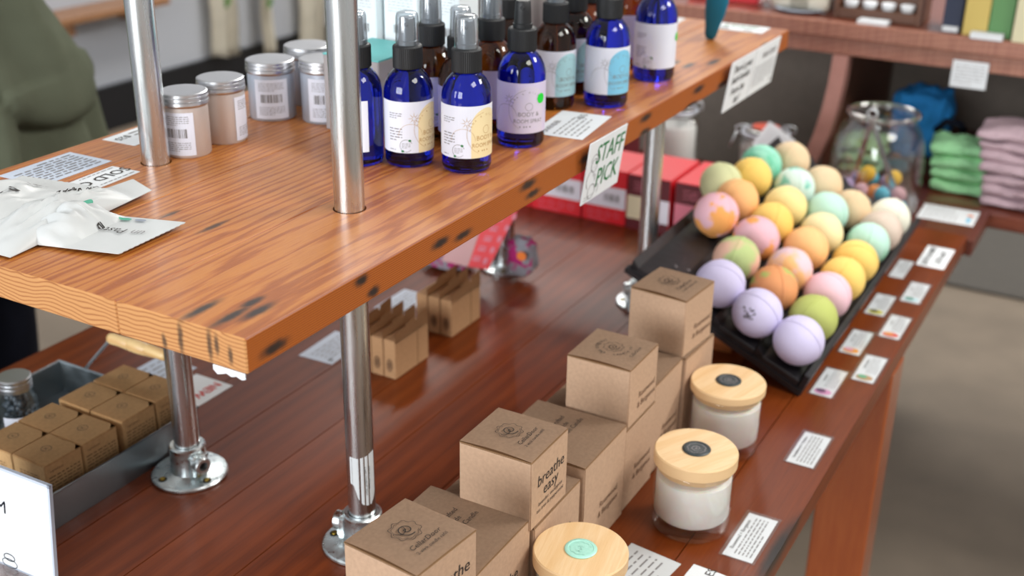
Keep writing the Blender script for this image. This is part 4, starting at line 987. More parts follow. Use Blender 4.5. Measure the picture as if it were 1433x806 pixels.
for i in range(60):
    a, b_ = rnd.choice((rnd.uniform(.01, .16), rnd.uniform(.0, .9))), rnd.uniform(.3, .98)
    k = (b_-.02)/(.96/nch) % 1
    if k > .8: continue
    hh = .0172 - k*.012; s = rnd.uniform(.0008, .003)
    p = u*a + v*b_ + nrm*hh
    vs = [bm.verts.new(p + u.normalized()*s*math.cos(q*PI/3)*rnd.uniform(.6, 1.2) + v.normalized()*s*math.sin(q*PI/3)) for q in range(6)]; bm.faces.new(vs)
o = obj('powder_specks', bm, 'dust', t); o['kind'] = 'stuff'
t = thing('wooden_wedge_stand', 'orange varnished wooden support under the black bath bomb rack', 'stand', (1.52, .47, TZ))
bm = B(); prof = [(.0, 0), (.135, 0), (.135, .064), (.0, .020)]
for x in (0,):
    a = [bm.verts.new((0.0, p[0], p[1]+.0004)) for p in prof]; b_ = [bm.verts.new((.10, p[0], p[1]+.0004)) for p in prof]
    bm.faces.new(a); bm.faces.new(list(reversed(b_)))
    for i in range(4): bm.faces.new((a[i], a[(i+1) % 4], b_[(i+1) % 4], b_[i]))
bmesh.ops.recalc_face_normals(bm, faces=bm.faces[:]); bmesh.ops.bevel(bm, geom=bm.edges[:], offset=.006, segments=3, affect='EDGES')
obj('wedge', bm, 'orange_wood', t, True)
bm = B(); tube(bm, [(.02, -.060, .0085), (.02, .0, .0085), (.02, .01, .0085)], .008, 12); obj('stretcher', bm, 'orange_wood', t, True)
BM = {'lav': marble('lavender_bomb', 'c9c2e4', 'd4cdea', .5, 8, .3), 'olive': marble('olive_bomb', 'a9b45a', 'c0c67c', .5, 8, .25), 'pinkyel': marble('pink_bomb_yellow_rim', 'e8c4d0', 'eec2cc', .5, 10, .2),
      'yel': marble('yellow_bomb', 'ecc460', 'f4d27e', .5, 9, .3), 'mintgrn': marble('mint_bomb_green_spots', '8cc8a4', 'b9e0d0', .42, 16, .08), 'taupe': marble('taupe_bomb', 'c9b4a4', 'd4c2b4', .5, 20, .2),
      'white': marble('white_bomb_petals', 'a8a878', 'e2e2d2', .34, 60, .03), 'orgr': marble('orange_green_bomb', 'b0b868', 'e09a68', .42, 28, .03), 'pp': marble('pink_peach_bomb', 'e4c4cc', 'f0bc80', .48, 24, .06),
      'peach': marble('peach_bomb', 'f0b474', 'f4c48c', .5, 7, .3), 'cream': marble('cream_bomb', 'e6d8a4', 'ece2bc', .5, 8, .3), 'mint': marble('mint_bomb', 'b4dccc', 'c6e6da', .5, 8, .3),
      'tan': marble('tan_bomb', 'd8bc96', 'e0caa8', .5, 14, .25), 'gp': marble('green_pink_bomb', 'b8c888', 'e2b6a0', .52, 18, .05), 'po': marble('pink_orange_bomb', 'e8b8c4', 'f2a860', .52, 22, .02),
      'lyel': marble('pale_yellow_bomb', 'ecd48c', 'f0dfa4', .5, 8, .3), 'wt': marble('white_teal_bomb', 'd0e4dc', '7cc0b0', .54, 24, .02), 'tm': marble('teal_mint_bomb', '98d8c0', '6cc4a4', .54, 24, .05), 'lg': marble('pale_green_bomb', 'c6cc9c', 'd6d8ac', .5, 8, .3)}
def bomb(label, x, y, z, m, r=.0355, rot=0., writing=False):
    t = thing('bath_bomb', label, 'bath bomb', (x, y, z-r), rot, 'bath bombs on the black rack')
    bm = B(); axis = Matrix.Translation((0, 0, r)) @ Matrix.Rotation(.6+rot*.3, 4, 'X') @ Matrix.Rotation(1.1, 4, 'Y')
    prof = []
    for i in range(0, 25):
        a = -PI/2 + PI*i/24
        prof.append((r*math.cos(a), r*math.sin(a)*.985))
    prof[0] = (0, prof[0][1]); prof[-1] = (0, prof[-1][1])
    lathe(bm, prof, 36, mat=axis)
    for vv in bm.verts: vv.co += vv.co.normalized()*noise.noise(vv.co*60+Vector((x*9, y*9, 0)))*.0003
    obj('ball', bm, BM[m], t, True)
    bm = B(); lathe(bm, [(r*.995, -.0016), (r+.0009, -.001), (r+.0009, .001), (r*.995, .0016)], 48, mat=axis, caps=False); obj('seam_ridge', bm, BM[m], t, True)
    if writing:
        bm = B(); d = Vector((-x, -y, 1.54-z)).normalized(); side = d.cross(Vector((0, 0, 1))).normalized(); up = side.cross(d).normalized(); rnd = random.Random(4)
        for k in range(16):
            c = Vector((0, 0, r)); p = rnd.uniform(.12, .62), rnd.uniform(-.35, .25); L_ = rnd.uniform(.05, .13); an = rnd.uniform(0, PI)
            q0 = (d + side*(p[0]) + up*(p[1])).normalized(); q1 = (d + side*(p[0]+L_*math.cos(an)) + up*(p[1]+L_*math.sin(an))).normalized()
            w_ = (q1-q0).cross(d).normalized()*.0009
            R2 = r + .0009
            vs = [bm.verts.new(c + q0*R2 + w_), bm.verts.new(c + q0*R2 - w_), bm.verts.new(c + q1*R2 - w_), bm.verts.new(c + q1*R2 + w_)]; bm.faces.new(vs)
        obj('stamped_marks', bm, 'ink', t)
BL = [
 ('lavender bath bomb at the near right corner of the rack', 1.483, 0.369, 0.817, 'lav'),
 ('olive green bath bomb behind the near right lavender one', 1.556, 0.371, 0.820, 'olive'),
 ('pink bath bomb with a yellow rim in the row along the card side', 1.638, 0.374, 0.824, 'pinkyel'),
 ('yellow bath bomb just behind the pink yellow rimmed one in the card side row', 1.703, 0.370, 0.826, 'yel'),
 ('yellow bath bomb before the mint one in the card side row', 1.778, 0.370, 0.828, 'yel'),
 ('mint bath bomb with green spots in the card side row', 1.858, 0.371, 0.831, 'mintgrn'),
 ('taupe bath bomb second from the far end of the card side row', 1.922, 0.367, 0.832, 'taupe'),
 ('white bath bomb with petals at the far right corner of the rack', 1.986, 0.367, 0.835, 'white'),
 ('white lavender bath bomb with black marks at the front of the rack', 1.491, 0.433, 0.840, 'lav'),
 ('orange and green bath bomb behind the one with black marks', 1.574, 0.437, 0.844, 'orgr'),
 ('pink and peach swirled bath bomb in the middle of the rack', 1.646, 0.437, 0.847, 'pp'),
 ('peach bath bomb in the middle of the rack', 1.732, 0.438, 0.851, 'peach'),
 ('cream bath bomb in the second row', 1.805, 0.435, 0.853, 'cream'),
 ('pale mint bath bomb between the cream one and a tan one', 1.885, 0.449, 0.861, 'mint'),
 ('tan bath bomb at the far end of the second row, nearest the big jar', 1.955, 0.427, 0.848, 'tan'),
 ('lavender bath bomb on the left, beside the farthest kraft box', 1.510, 0.496, 0.863, 'lav'),
 ('green and pink bath bomb behind the left lavender one', 1.594, 0.503, 0.869, 'gp'),
 ('pink bath bomb with an orange patch in the third row', 1.683, 0.503, 0.872, 'po'),
 ('yellow bath bomb behind the pink orange patched one in the third row', 1.751, 0.502, 0.874, 'yel'),
 ('pale yellow bath bomb before the white and teal one', 1.828, 0.504, 0.878, 'lyel'),
 ('white bath bomb with a teal band', 1.910, 0.515, 0.885, 'wt'),
 ('tan bath bomb ending the third row beside the white and teal one', 1.972, 0.484, 0.876, 'tan'),
 ('pink bath bomb with yellow and orange patches, first in the left row', 1.686, 0.571, 0.897, 'po'),
 ('peach bath bomb in the left row behind the pink orange yellow one', 1.762, 0.565, 0.898, 'peach'),
 ('pale green bath bomb mostly hidden behind the left row peach one', 1.800, 0.606, 0.908, 'lg'),
 ('golden yellow bath bomb before the teal one in the left row', 1.868, 0.578, 0.903, 'yel'),
 ('teal mint bath bomb near the far end of the left row', 1.928, 0.581, 0.909, 'tm'),
 ('tan bath bomb at the far left corner of the rack', 2.000, 0.552, 0.901, 'tan')]
for i, (lb, x, y, z, m) in enumerate(BL):
    bomb(lb, x, y, z, m, .0350, 0. if i == 8 else (i*1.7) % 6.28, writing=(i == 8))

# ---------------------------------------------------------------- cartons at the back of the table
def red_box(label, x, y, w, h, d, style):
    t = thing('red_carton', label, 'box', (x, y, TZ), 0, None)
    bm = B(); box(bm, 0, -w, 0, d, 0, h, .0012); obj('carton', bm, 'red', t)
    o0 = (0, 0, 0); U_, V_ = (0, -1, 0), (0, 0, 1)
    if style == 'white':
        obj('white_band', Flat().rect(0.001, h*.30, w-.001, h*.68).on_plane(o0, U_, V_, .0003), 'white_print', t)
        obj('red_panel', Flat().rect(0.001, 0.001, w-.001, h*.30).rect(.001, h*.68, w-.001, h-.001).on_plane(o0, U_, V_, .0002), 'red2', t)
        g = Flat()
        for k in range(4): g.ring(w*(.2+k*.2), h*.17, w*.055, .001, 12, ry=h*.05)
        g.lines(w*.15, h*.04, w*.85, h*.08, 1)
        obj('icons', g.on_plane(o0, U_, V_, .0005), 'pinkp', t)
        obj('barcode', Flat().bars(w*.5, h*.42, w*.85, h*.55, 5).on_plane(o0, U_, V_, .0006), 'ink_soft', t)
    else:
        obj('maroon_panel', Flat().rect(0.001, h*.62, w-.001, h-.001).on_plane(o0, U_, V_, .0003), 'maroon', t)
        obj('maroon_panel', Flat().rect(.001, .001, w-.001, h*.2).on_plane(o0, U_, V_, .0003), 'maroon', t)
        obj('cream_panel', Flat().rect(0.001, h*.2, w*.6, h*.62).on_plane(o0, U_, V_, .0003), 'creamp' if style == 'm1' else 'pinkp', t)
        obj('white_panel', Flat().rect(w*.6, h*.2, w-.001, h*.62).on_plane(o0, U_, V_, .0003), 'white_print', t)
        g = Flat().lines(w*.15, h*.7, w*.8, h*.9, 3, th=.15, seed=2).ring(w*.35, h*.78, w*.06, .001, 12).ring(w*.65, h*.78, w*.06, .001, 12)
        obj('fine_print', g.on_plane(o0, U_, V_, .0005), 'pinkp', t)
red_box('red and white carton at the left of the back row, under the shelf', 1.925, 1.128, .103, .105, .12, 'white')
red_box('red and white carton in the back row, left of the staff pick sign', 1.922, 1.022, .106, .105, .12, 'white')
red_box('red and white carton in the back row, behind the staff pick sign', 1.921, .913, .088, .105, .12, 'white')
red_box('maroon carton with a cream panel behind the far right pipe', 1.918, .822, .084, .105, .14, 'm1')
red_box('maroon and pink carton half hidden behind the bath bomb rack', 1.920, .730, .1, .105, .14, 'm2')
t = thing('brown_carton', 'brown topped carton behind the red and white cartons', 'box', (2.11, .98, TZ))
bm = B(); box(bm, -.035, -.08, 0, .04, .06, .12, .001); obj('carton', bm, 'maroon', t)
obj('white_band', Flat().rect(.01, .085, .13, .108).on_plane((-.035, .06, 0), (0, -1, 0), (0, 0, 1), .0005), 'white_print', t)
# red flyer and patterned pouches by the far left pipe
t = thing('red_flyer', 'red and pink flyer leaning behind the open kraft carriers', 'leaflet', (1.55, .93, TZ))
P0, P1, P2, P3 = Vector((0, .008, .034)), Vector((0, -.028, .038)), Vector((.09, -.108, .118)), Vector((.09, -.075, .118))
P0, P1 = Vector((-.004, .006, .03)), Vector((-.004, -.032, .033)); P2, P3 = Vector((.03, -.075, .15)), Vector((.03, -.02, .15))
nn = (P1-P0).cross(P3-P0).normalized()
def quad_slab(a, b, c, d, n_, th):
    bm = B(); vs = [bm.verts.new(p + n_*k) for k in (0, th) for p in (a, b, c, d)]
    for f in ((3, 2, 1, 0), (4, 5, 6, 7), (0, 1, 5, 4), (1, 2, 6, 5), (2, 3, 7, 6), (3, 0, 4, 7)): bm.faces.new([vs[i] for i in f])
    bmesh.ops.recalc_face_normals(bm, faces=bm.faces[:]); return bm
obj('red_sheet', quad_slab(P0, P1, P2, P3, nn, .001), 'red2', t)
P4, P5 = P0 + Vector((0, .05, -.0)), P3 + Vector((0, .05, 0))
obj('pink_sheet', quad_slab(P4, P0 + Vector((0, .0005, 0)), P3 + Vector((0, .0005, 0)), P5, nn, .001), 'plastic', t)
Uv = (P1-P0).normalized(); Vv = (P3-P0).normalized()
n2 = Uv.cross(Vv).normalized()
g = Flat()
for k in range(5): g.rect(.004+k*.004, .012+k*.018, .018+k*.004, .016+k*.018).rect(.004+k*.004, .018+k*.018, .018+k*.004, .0205+k*.018)
obj('fine_print', g.on_plane(P0 + n2*.0012, Uv, Vv, .0004), 'pinkp', t)
g = Flat()
for k in range(5): g.disc(.028+k*.006, .014+k*.02, .0042, 12, .006)
obj('round_prints', g.on_plane(P0 + n2*.0012, Uv, Vv, .0004), 'pinkp', t)
obj('back_side', quad_slab(P0, P1, P2, P3, -nn, .0003), 'white_print', t)
def soft_pack(name, label, loc, dims, seed, m, cat='pouch'):
    t = thing(name, label, cat, loc)
    bm = B(); bmesh.ops.create_icosphere(bm, subdivisions=4, radius=1)
    for v_ in bm.verts:
        p = v_.co.copy(); q = Vector([math.copysign(abs(c)**.6, c) for c in p]); nz = noise.noise(p*2.3+Vector((seed, 0, 0)))*.22 + noise.noise(p*6+Vector((0, seed, 0)))*.07
        q *= (1+nz); v_.co = Vector((q.x*dims[0], q.y*dims[1], max(0.0, (q.z*.75+1)*dims[2])))
    obj('pack', bm, m, t, True); return t
t = soft_pack('patterned_pouch', 'pink and grey patterned pouch in front of the far left pipe', (1.605, .868, TZ+.002), (.018, .024, .042), 4, 'pattern')
obj('orange_flower', Flat().disc(0, .052, .008, 14).on_plane((-.024, -.012, 0), (.2, -1, 0), (0, 0, 1), .002), 'orange_dot', t)
soft_pack('patterned_pouch', 'crumpled pink and silver pouch lying left of the red flyer', (1.59, 1.0, TZ+.001), (.03, .04, .013), 8, 'pattern')

# ---------------------------------------------------------------- clamp jars
def clamp_jar(label, x, y, z, r, h, contents, tagged, rz):
    t = thing('clamp_jar', label, 'jar', (x, y, z), rz)
    bm = B(); seg = 48; prof = [(.0, .001), (.9, .0), (1., .006/h*h), (1., h*.72), (.93, h*.78), (.8, h*.84), (.8, h*.9)]
    rings = []
    for (k, zz) in prof:
        ring = []
        for i in range(seg):
            a = 2*PI*i/seg; sq = 1/ (abs(math.cos(a))**5 + abs(math.sin(a))**5)**(1/5) if k > .85 else 1.
            rr = r*k*(.92*sq if k > .85 else 1.05)
            ring.append(bm.verts.new((rr*math.cos(a), rr*math.sin(a), zz)))
        rings.append(ring)
    for a_, b_ in zip(rings[:-1], rings[1:]):
        for i in range(seg): bm.faces.new((a_[i], a_[(i+1) % seg], b_[(i+1) % seg], b_[i]))
    obj('glass_body', bm, 'jar_clear', t, True)
    bm = B(); lathe(bm, [(0, .003), (r*.86, .003), (r*.87, .01), (r*.87, h*.62), (r*.8, h*.66), (0, h*.67)], 32); obj('contents', bm, contents, t, math.radians(40))
    bm = B(); lathe(bm, [(r*.86, h*.91), (r*.9, h*.93), (r*.9, h*.97), (r*.82, h*.995), (r*.55, h), (0, h)], 40, caps=False); obj('glass_lid', bm, 'jar_clear', t, True)
    bm = B(); lathe(bm, [(r*.8, h*.895), (r*.9, h*.895), (r*.9, h*.915), (r*.8, h*.915), (r*.8, h*.895)], 40, caps=False); obj('rubber_gasket', bm, 'label', t)
    bm = B(); lathe(bm, [(0, h*.99), (r*.5, h*.99), (r*.5, h*1.005), (0, h*1.005)], 32); obj('lid_disc', bm, 'rubber' if tagged else 'label', t)
    bm = B()
    tube(bm, [(r*.86*math.cos(a), r*.86*math.sin(a), h*.86) for a in [2*PI*i/36 for i in range(36)]], .0014, 6, True)
    for s in (1, -1):
        tube(bm, [(0, s*r*.87, h*.86), (0, s*r*1.08, h*.9), (0, s*r*1.1, h*.99), (0, s*r*.9, h*1.03), (0, s*r*.6, h*1.01)], .0015, 6)
    tube(bm, [(-r*.02, r*1.06, h*.92), (-r*.05, r*1.18, h*.75), (-r*.08, r*1.28, h*.62)], .0018, 6)
    obj('wire_clamp', bm, 'wire', t, True)
    return t
clamp_jar('clear clamp jar of white bath salt at the back under the shelf', 2.356, .905, TZ-.01, .05, .135, 'salt', False, .5)
clamp_jar('clear clamp jar with a red disc in its lid behind the bath bombs', 2.348, .705, TZ-.01, .056, .115, 'salt2', True, .45)
t = thing('white_tag', 'white printed tag leaning diagonally on the clamp jar with the red disc', 'tag', (2.252, .658, TZ+.104))
U = Vector((.0, -.875, -.485)).normalized(); V = Vector((.35, -.5, .81)); V = (V - U*V.dot(U)).normalized(); n = U.cross(V).normalized()
if n.x > 0: n = -n
bm = B(); vs = [bm.verts.new(U*a + V*b_ + n*c) for c in (0, .001) for a, b_ in ((-.032, -.028), (.032, -.028), (.032, .028), (-.032, .028))]
for f_ in ((3, 2, 1, 0), (4, 5, 6, 7), (0, 1, 5, 4), (1, 2, 6, 5), (2, 3, 7, 6), (3, 0, 4, 7)): bm.faces.new([vs[i] for i in f_])
bmesh.ops.recalc_face_normals(bm, faces=bm.faces[:]); obj('card', bm, 'paper', t)
g = Flat().lines(-.024, -.020, .024, .020, 11, th=.16, seed=31); o = g.on_plane(n*.0014, U, V, 0); obj('fine_print', o, 'ink_soft', t)
card('info_card', 'small white card at the foot of the white salt jar', 2.375, .825, TZ-.01, .05, .05, 0, [('fine_print', 'ink_soft', Flat().lines(-.02, -.015, .02, .015, 3, th=.2))])

# ---------------------------------------------------------------- big glass jar with small bombs and tongs
JX, JY, JZ = 2.29, .462, TZ-.01
t = thing('big_glass_jar', 'large open glass jar of little bath bombs behind the rack', 'jar', (JX, JY, JZ))
bm = B(); lathe(bm, [(0, .004), (.07, .003), (.078, .0), (.085, .008), (.088, .03), (.088, .10), (.084, .14), (.072, .168), (.063, .178), (.062, .186), (.068, .190), (.0695, .195), (.066, .199), (.060, .197), (.0575, .188), (.058, .178), (.068, .162), (.079, .138), (.083, .10), (.083, .03), (.079, .012), (0, .01)], 64)
obj('glass_body', bm, 'jar_clear', t, True)
bm = B(); tube(bm, [(.0655*math.cos(a), .0655*math.sin(a), .194) for a in [2*PI*i/48 for i in range(48)]], .0045, 10, True); obj('rim_bead', bm, 'clear', t, True)
t = thing('metal_tongs', 'steel tongs with a ring standing inside the big glass jar', 'tongs', (JX, JY, JZ+.012))
ring = [(-.042+.0*k, .012+.009*math.cos(a), .188+.009*math.sin(a)) for k, a in enumerate([2*PI*i/20 for i in range(20)])]
bm = B(); tube(bm, ring, .002, 8, True); obj('ring', bm, 'wire', t, True)
for s in (1, -1):
    a = Vector((-.042, .012, .178)); b_ = Vector((-.02 + .01*s, .012 + s*.05 - .02, .02))
    bm = B(); d = (b_-a); sd = Vector((0, 1, 0)).cross(d).normalized(); w_ = Vector((0, 1, 0))*.0045
    vs = [bm.verts.new(q) for q in (a-w_-sd*.0008, a+w_-sd*.0008, b_+w_*1.3-sd*.0008, b_-w_*1.3-sd*.0008, a-w_+sd*.0008, a+w_+sd*.0008, b_+w_*1.3+sd*.0008, b_-w_*1.3+sd*.0008)]
    for f_ in ((3, 2, 1, 0), (4, 5, 6, 7), (0, 1, 5, 4), (1, 2, 6, 5), (2, 3, 7, 6), (3, 0, 4, 7)): bm.faces.new([vs[i] for i in f_])
    bmesh.ops.recalc_face_normals(bm, faces=bm.faces[:]); ar = obj('arm', bm, 'wire', t)
    bm = B(); lathe(bm, [(0, -.012), (.009, -.008), (.011, 0), (.009, .008), (0, .012)], 16, mat=Matrix.Translation(b_) @ Matrix.Diagonal((.4, 1, 1.3, 1))); obj('paddle', bm, 'wire', ar, True)
mini = {'yellow': 'e2b23e', 'orange': 'e8965a', 'blue': '5ab4cc', 'pink': 'dcaab4', 'lilac': 'b4a0c8', 'mustard': 'd8aa34'}
mm = {k: plain('mini_bomb_' + k, v_, .8, var=.06) for k, v_ in mini.items()}
MBL = [('lilac', -.030, .045, 0), ('pink', -.050, .012, 0), ('mustard', -.062, .035, -1), ('orange', -.045, -.012, 0), ('yellow', -.010, .012, 1), ('yellow', -.012, -.038, 1), ('blue', -.052, -.028, 0), ('pink', -.035, -.055, 0),
       ('blue', -.04, -.060, -2), ('pink', -.058, -.043, -2), ('lilac', -.066, .005, -2), ('pink', -.04, .062, -1), ('orange', .02, .03, 0), ('lilac', .03, -.02, 0), ('blue', .04, .015, 0)]
words = ['against the left wall of the jar', 'left of centre', 'low at the left', 'at the centre', 'on top, left one', 'on top, right one', 'at the front centre', 'at the right', 'lowest at the right', 'lowest right of centre', 'lowest at the front', 'far left', 'at the back left', 'at the back', 'at the back right']
for i, (k, x, y, l) in enumerate(MBL):
    z = {0: .038, 1: .062, -1: .026, -2: .016}[l]
    bm = B(); bmesh.ops.create_uvsphere(bm, u_segments=20, v_segments=12, radius=.0155)
    tag(obj('mini_bath_bomb', bm, mm[k], None, True, (JX+x*1.0, JY+y, JZ+.012+z)), 'small %s bath bomb in the big glass jar, %s' % (k, words[i]), 'bath bomb', 'small bath bombs in the glass jar')

# ---------------------------------------------------------------- folded cloths on the low shelf
SHZ = TZ - .02
def folded(label, x, y, z, w, d, h, m, seed, group, rz=0.):
    bm = B(); n = 26
    bmesh.ops.create_grid(bm, x_segments=n, y_segments=n, size=.5)
    bmesh.ops.solidify(bm, geom=bm.faces[:], thickness=1.)
    zs = [v_.co.z for v_ in bm.verts]; zm = min(zs); zM = max(zs)
    bmesh.ops.subdivide_edges(bm, edges=[e for e in bm.edges if abs(e.verts[0].co.z-e.verts[1].co.z) > .5], cuts=5)
    for v_ in bm.verts:
        a, b_, c = v_.co.x*2, v_.co.y*2, (v_.co.z-zm)/(zM-zm)*2-1
        k = (abs(c))**3; s = 1 - .10*k*(1) + .06*noise.noise(Vector((a*1.5+seed, b_*1.5, c)))
        fold = .0
        x_ = a*.5*w*(s-fold); y_ = b_*.5*d*s; edge = max(abs(a), abs(b_))**4
        z_ = (c*.5+.5)*h*(1-.25*edge*(c > 0)) + .011*noise.noise(Vector((a*1.6+seed, b_*1.6, c*1.2)))*(1 if c > -.9 else 0) + (.1*h*edge if c < -.5 else 0)
        v_.co = (x_, y_, max(.0002, z_))
    o = obj('folded_cloth', bm, m, None, True, (x, y, z), rz)
    return tag(o, label, 'cloth', group)
pos = ['lowest', 'second lowest', 'second from the top', 'topmost']
for i in range(4):
    folded('light green folded cloth, %s of its stack beside the big glass jar' % pos[i], 2.555+.004*(i % 2), .336+.006*i, SHZ+.001+i*.0255, .12, .110, .0265, 'green_cloth', 3+i*2.1, 'light green folded cloths', .05*i)
pos = ['lowest', 'second lowest', 'third from the bottom', 'middle one', 'third from the top', 'second from the top', 'topmost']
for i in range(7):
    folded('dusty pink folded cloth, %s in the tall stack at the right edge' % pos[i], 2.52+.005*(i % 3), .196+.005*i, SHZ+.001+i*.0225, .14, .168, .0238, 'pink_cloth', 30+i*1.7, 'dusty pink folded cloths', .05*((i*7) % 3-1))
for i in range(3):
    folded('pale lime folded cloth, %s of the stack seen through the big glass jar' % ('lowest', 'middle one', 'topmost')[i], 2.56, .545, SHZ+.001+i*.026, .10, .085, .027, 'lime_cloth', 60+i, 'pale lime folded cloths')
t = soft_pack('blue_cloth_bundle', 'bright blue crumpled cloth bundle behind the big glass jar', (2.655, .452, SHZ+.001), (.055, .062, .10), 14, 'blue_cloth', 'bag')
bm = B(); tube(bm, [(-.05, -.04, .1), (-.07, -.06, .125), (-.05, -.085, .12), (-.02, -.09, .10)], .008, 8); obj('handle_loop', bm, 'navy', t, True)
soft_pack('dark_cloth_bundle', 'small dark bundle between the green and the pink cloth stacks', (2.64, .265, SHZ+.001), (.035, .03, .055), 22, 'navy', 'bag')

# ---------------------------------------------------------------- things on top of the far counter
CZ = 1.0555
def book(label, x, y0, y1, h, m, holder):
    t = thing('boxed_soap', label, 'box', (x, (y0+y1)/2, CZ), 0)
    w = y0-y1
    bm = B(); box(bm, 0, -w/2, 0, .07, w/2, h, .001); obj('carton', bm, m, t)
    if holder:
        bm = B(); box(bm, -.012, -w*.42, .002, -.002, w*.42, .012, .001); obj('label_holder', bm, 'paper', t)
    return t
book('navy box on the far counter', 2.515, .420, .384, .13, 'navy_box', True)
book('mustard yellow box on the far counter, beside the navy one', 2.500, .378, .332, .13, 'yellow_box', False)
book('green box on the far counter, between the mustard and the cream ones', 2.500, .3305, .288, .13, 'green_box', False)
book('cream box on the far counter at the right edge of the photo', 2.480, .283, .22, .13, 'cream_box', False)
card('info_card', 'small white folded card in front of the mustard and green boxes on the counter', 2.484, .328, CZ, .02, .06, 0, [], th=.012)
t = thing('tin_rack', 'stepped walnut rack holding rows of small white lidded jars on the far counter', 'rack', (2.535, .555, CZ))
for k in range(3):
    bm = B(); box(bm, k*.034, -.08, 0, k*.034+.034, .08, .022+k*.026, .002); obj('step', bm, 'rack_wood', t)
for q in (-.088, .08):
    bm = B(); box(bm, 0, q, 0, .102, q+.008, .1); obj('side', bm, 'rack_wood', t)
rowsn = ['front row', 'middle row', 'back row']; cn = ['leftmost', 'second from the left', 'second from the right', 'rightmost']
for k in range(3):
    for j in range(4):
        t = thing('small_lidded_jar', 'small white lidded jar on the walnut rack, %s, %s' % (rowsn[k], cn[j]), 'jar', (2.535+.0165+k*.034, .555+.058-j*.0386, CZ+.0222+k*.026), 0, 'small white jars on the walnut rack')
        bm = B(); lathe(bm, [(0, 0), (.012, 0), (.013, .004), (.013, .008), (0, .008)], 20); obj('body', bm, 'jar_clear' if k > 5 else 'paper_grey', t, True)
        bm = B(); lathe(bm, [(.0142, .008), (.0145, .009), (.0145, .0135), (.0135, .0145), (0, .0145)], 24); obj('lid', bm, 'sign_white', t, math.radians(40))
card('info_card', 'white folded card on the counter in front of the walnut rack', 2.506, .552, CZ, .035, .06, 0, [], th=.008)
t = thing('towel_dish', 'white rolled towels on a pale dish on the far counter', 'dish', (2.565, .722, CZ))
bm = B(); lathe(bm, [(0, 0), (.035, 0), (.052, .006), (.054, .008), (.05, .008), (.034, .003), (0, .003)], 36); obj('dish', bm, 'paper_cool', t, True)
for k, (yy, zz) in enumerate(((-.018, .0195), (.018, .0195), (0, .047))):
    bm = B(); lathe(bm, [(0, -.045), (.013, -.044), (.0165, -.038), (.0165, .038), (.013, .044), (0, .045)], 20, mat=Matrix.Translation((yy*0, yy, zz)) @ Matrix.Rotation(PI/2, 4, 'Y' if k == 9 else 'X')); obj('rolled_towel', bm, 'cream', t, True)
for i, (x, y, h, m, lb) in enumerate(((2.60, .645, .14, 'dark_panel', 'dark slim bottle left of the walnut rack on the counter'), (2.62, .672, .14, 'grey_box', 'grey slim bottle beside the dark one on the counter'))):
    t = thing('slim_bottle', lb, 'bottle', (x, y, CZ)); bm = B(); lathe(bm, [(0, 0), (.0105, 0), (.0115, .002), (.0115, h*.7), (.006, h*.8), (.006, h*.86), (0, h*.86)], 24); obj('body', bm, m, t, True)
    bm = B(); lathe(bm, [(.0075, h*.84), (.0075, h), (0, h)], 20); obj('cap', bm, 'blk', t)
for i, (y, lb) in enumerate(((.95, 'red carton at the left end of the far counter, behind the scraper'), (.86, 'small red carton right of the scraper on the far counter'))):
    t = thing('counter_carton', lb, 'box', (2.60, y, CZ)); bm = B(); box(bm, -.02, -.035, 0, .03, .035, .07, .001); obj('carton', bm, 'red', t)
    bm = B(); box(bm, -.0205, -.02, .02, -.02, .02, .05); obj('label', bm, 'white_print', t)
t = thing('clear_tumbler', 'small clear glass tumbler beside the white towels on the counter', 'glass', (2.58, .80, CZ))
bm = B(); lathe(bm, [(0, .002), (.02, .0), (.023, .05), (.022, .05), (.019, .005), (0, .005)], 28); obj('glass', bm, 'jar_clear', t, True)
t = thing('counter_sign', 'small white printed card hanging on the front of the far counter', 'sign', (2.489, .349, .955))
bm = B(); box(bm, -.002, -.034, 0, -.001, .034, .053); obj('card', bm, 'paper', t)
obj('fine_print', Flat().lines(-.028, .006, .028, .046, 6, th=.2, seed=40).on_plane((-.0021, 0, 0), (0, -1, 0), (0, 0, 1)), 'ink_soft', t)

# ---------------------------------------------------------------- person
def skin_mesh(name, verts, edges, radii, mat, parent, root=0, sub=2):
    me = bpy.data.meshes.new(name); me.from_pydata(verts, edges, []); o = bpy.data.objects.new(name, me); COL.objects.link(o)
    md = o.modifiers.new('s', 'SKIN'); md.use_smooth_shade = True
    for i, r in enumerate(radii): me.skin_vertices[0].data[i].radius = (r, r) if not isinstance(r, tuple) else r
    me.skin_vertices[0].data[root].use_root = True
    s = o.modifiers.new('u', 'SUBSURF'); s.levels = sub; s.render_levels = sub
    dg = bpy.context.evaluated_depsgraph_get(); m2 = bpy.data.meshes.new_from_object(o.evaluated_get(dg))
    bpy.data.objects.remove(o)
    m2.materials.clear(); m2.materials.append(M[mat]); m2.shade_smooth()
    r = bpy.data.objects.new(name, m2); COL.objects.link(r); r.parent = parent; return r
pt = thing('person', 'person in an olive coat and navy trousers standing beyond the shelf at left', 'person', (1.27, 1.90, 0), .25)
V_ = [(0, 0, .95), (0, 0, 1.12), (0, 0, 1.32), (0, 0, 1.45), (0, 0, 1.54), (0, -.01, 1.62), (0, -.015, 1.70),
      (.10, 0, .90), (.105, -.01, .50), (.11, .02, .10), (.11, -.10, .035), (-.10, 0, .90), (-.105, -.01, .50), (-.11, .02, .10), (-.11, -.10, .035),
      (.17, 0, 1.40), (.24, .01, 1.14), (.22, -.10, .92), (.215, -.13, .84), (-.17, 0, 1.40), (-.24, .01, 1.14), (-.22, -.10, .92), (-.215, -.13, .84)]
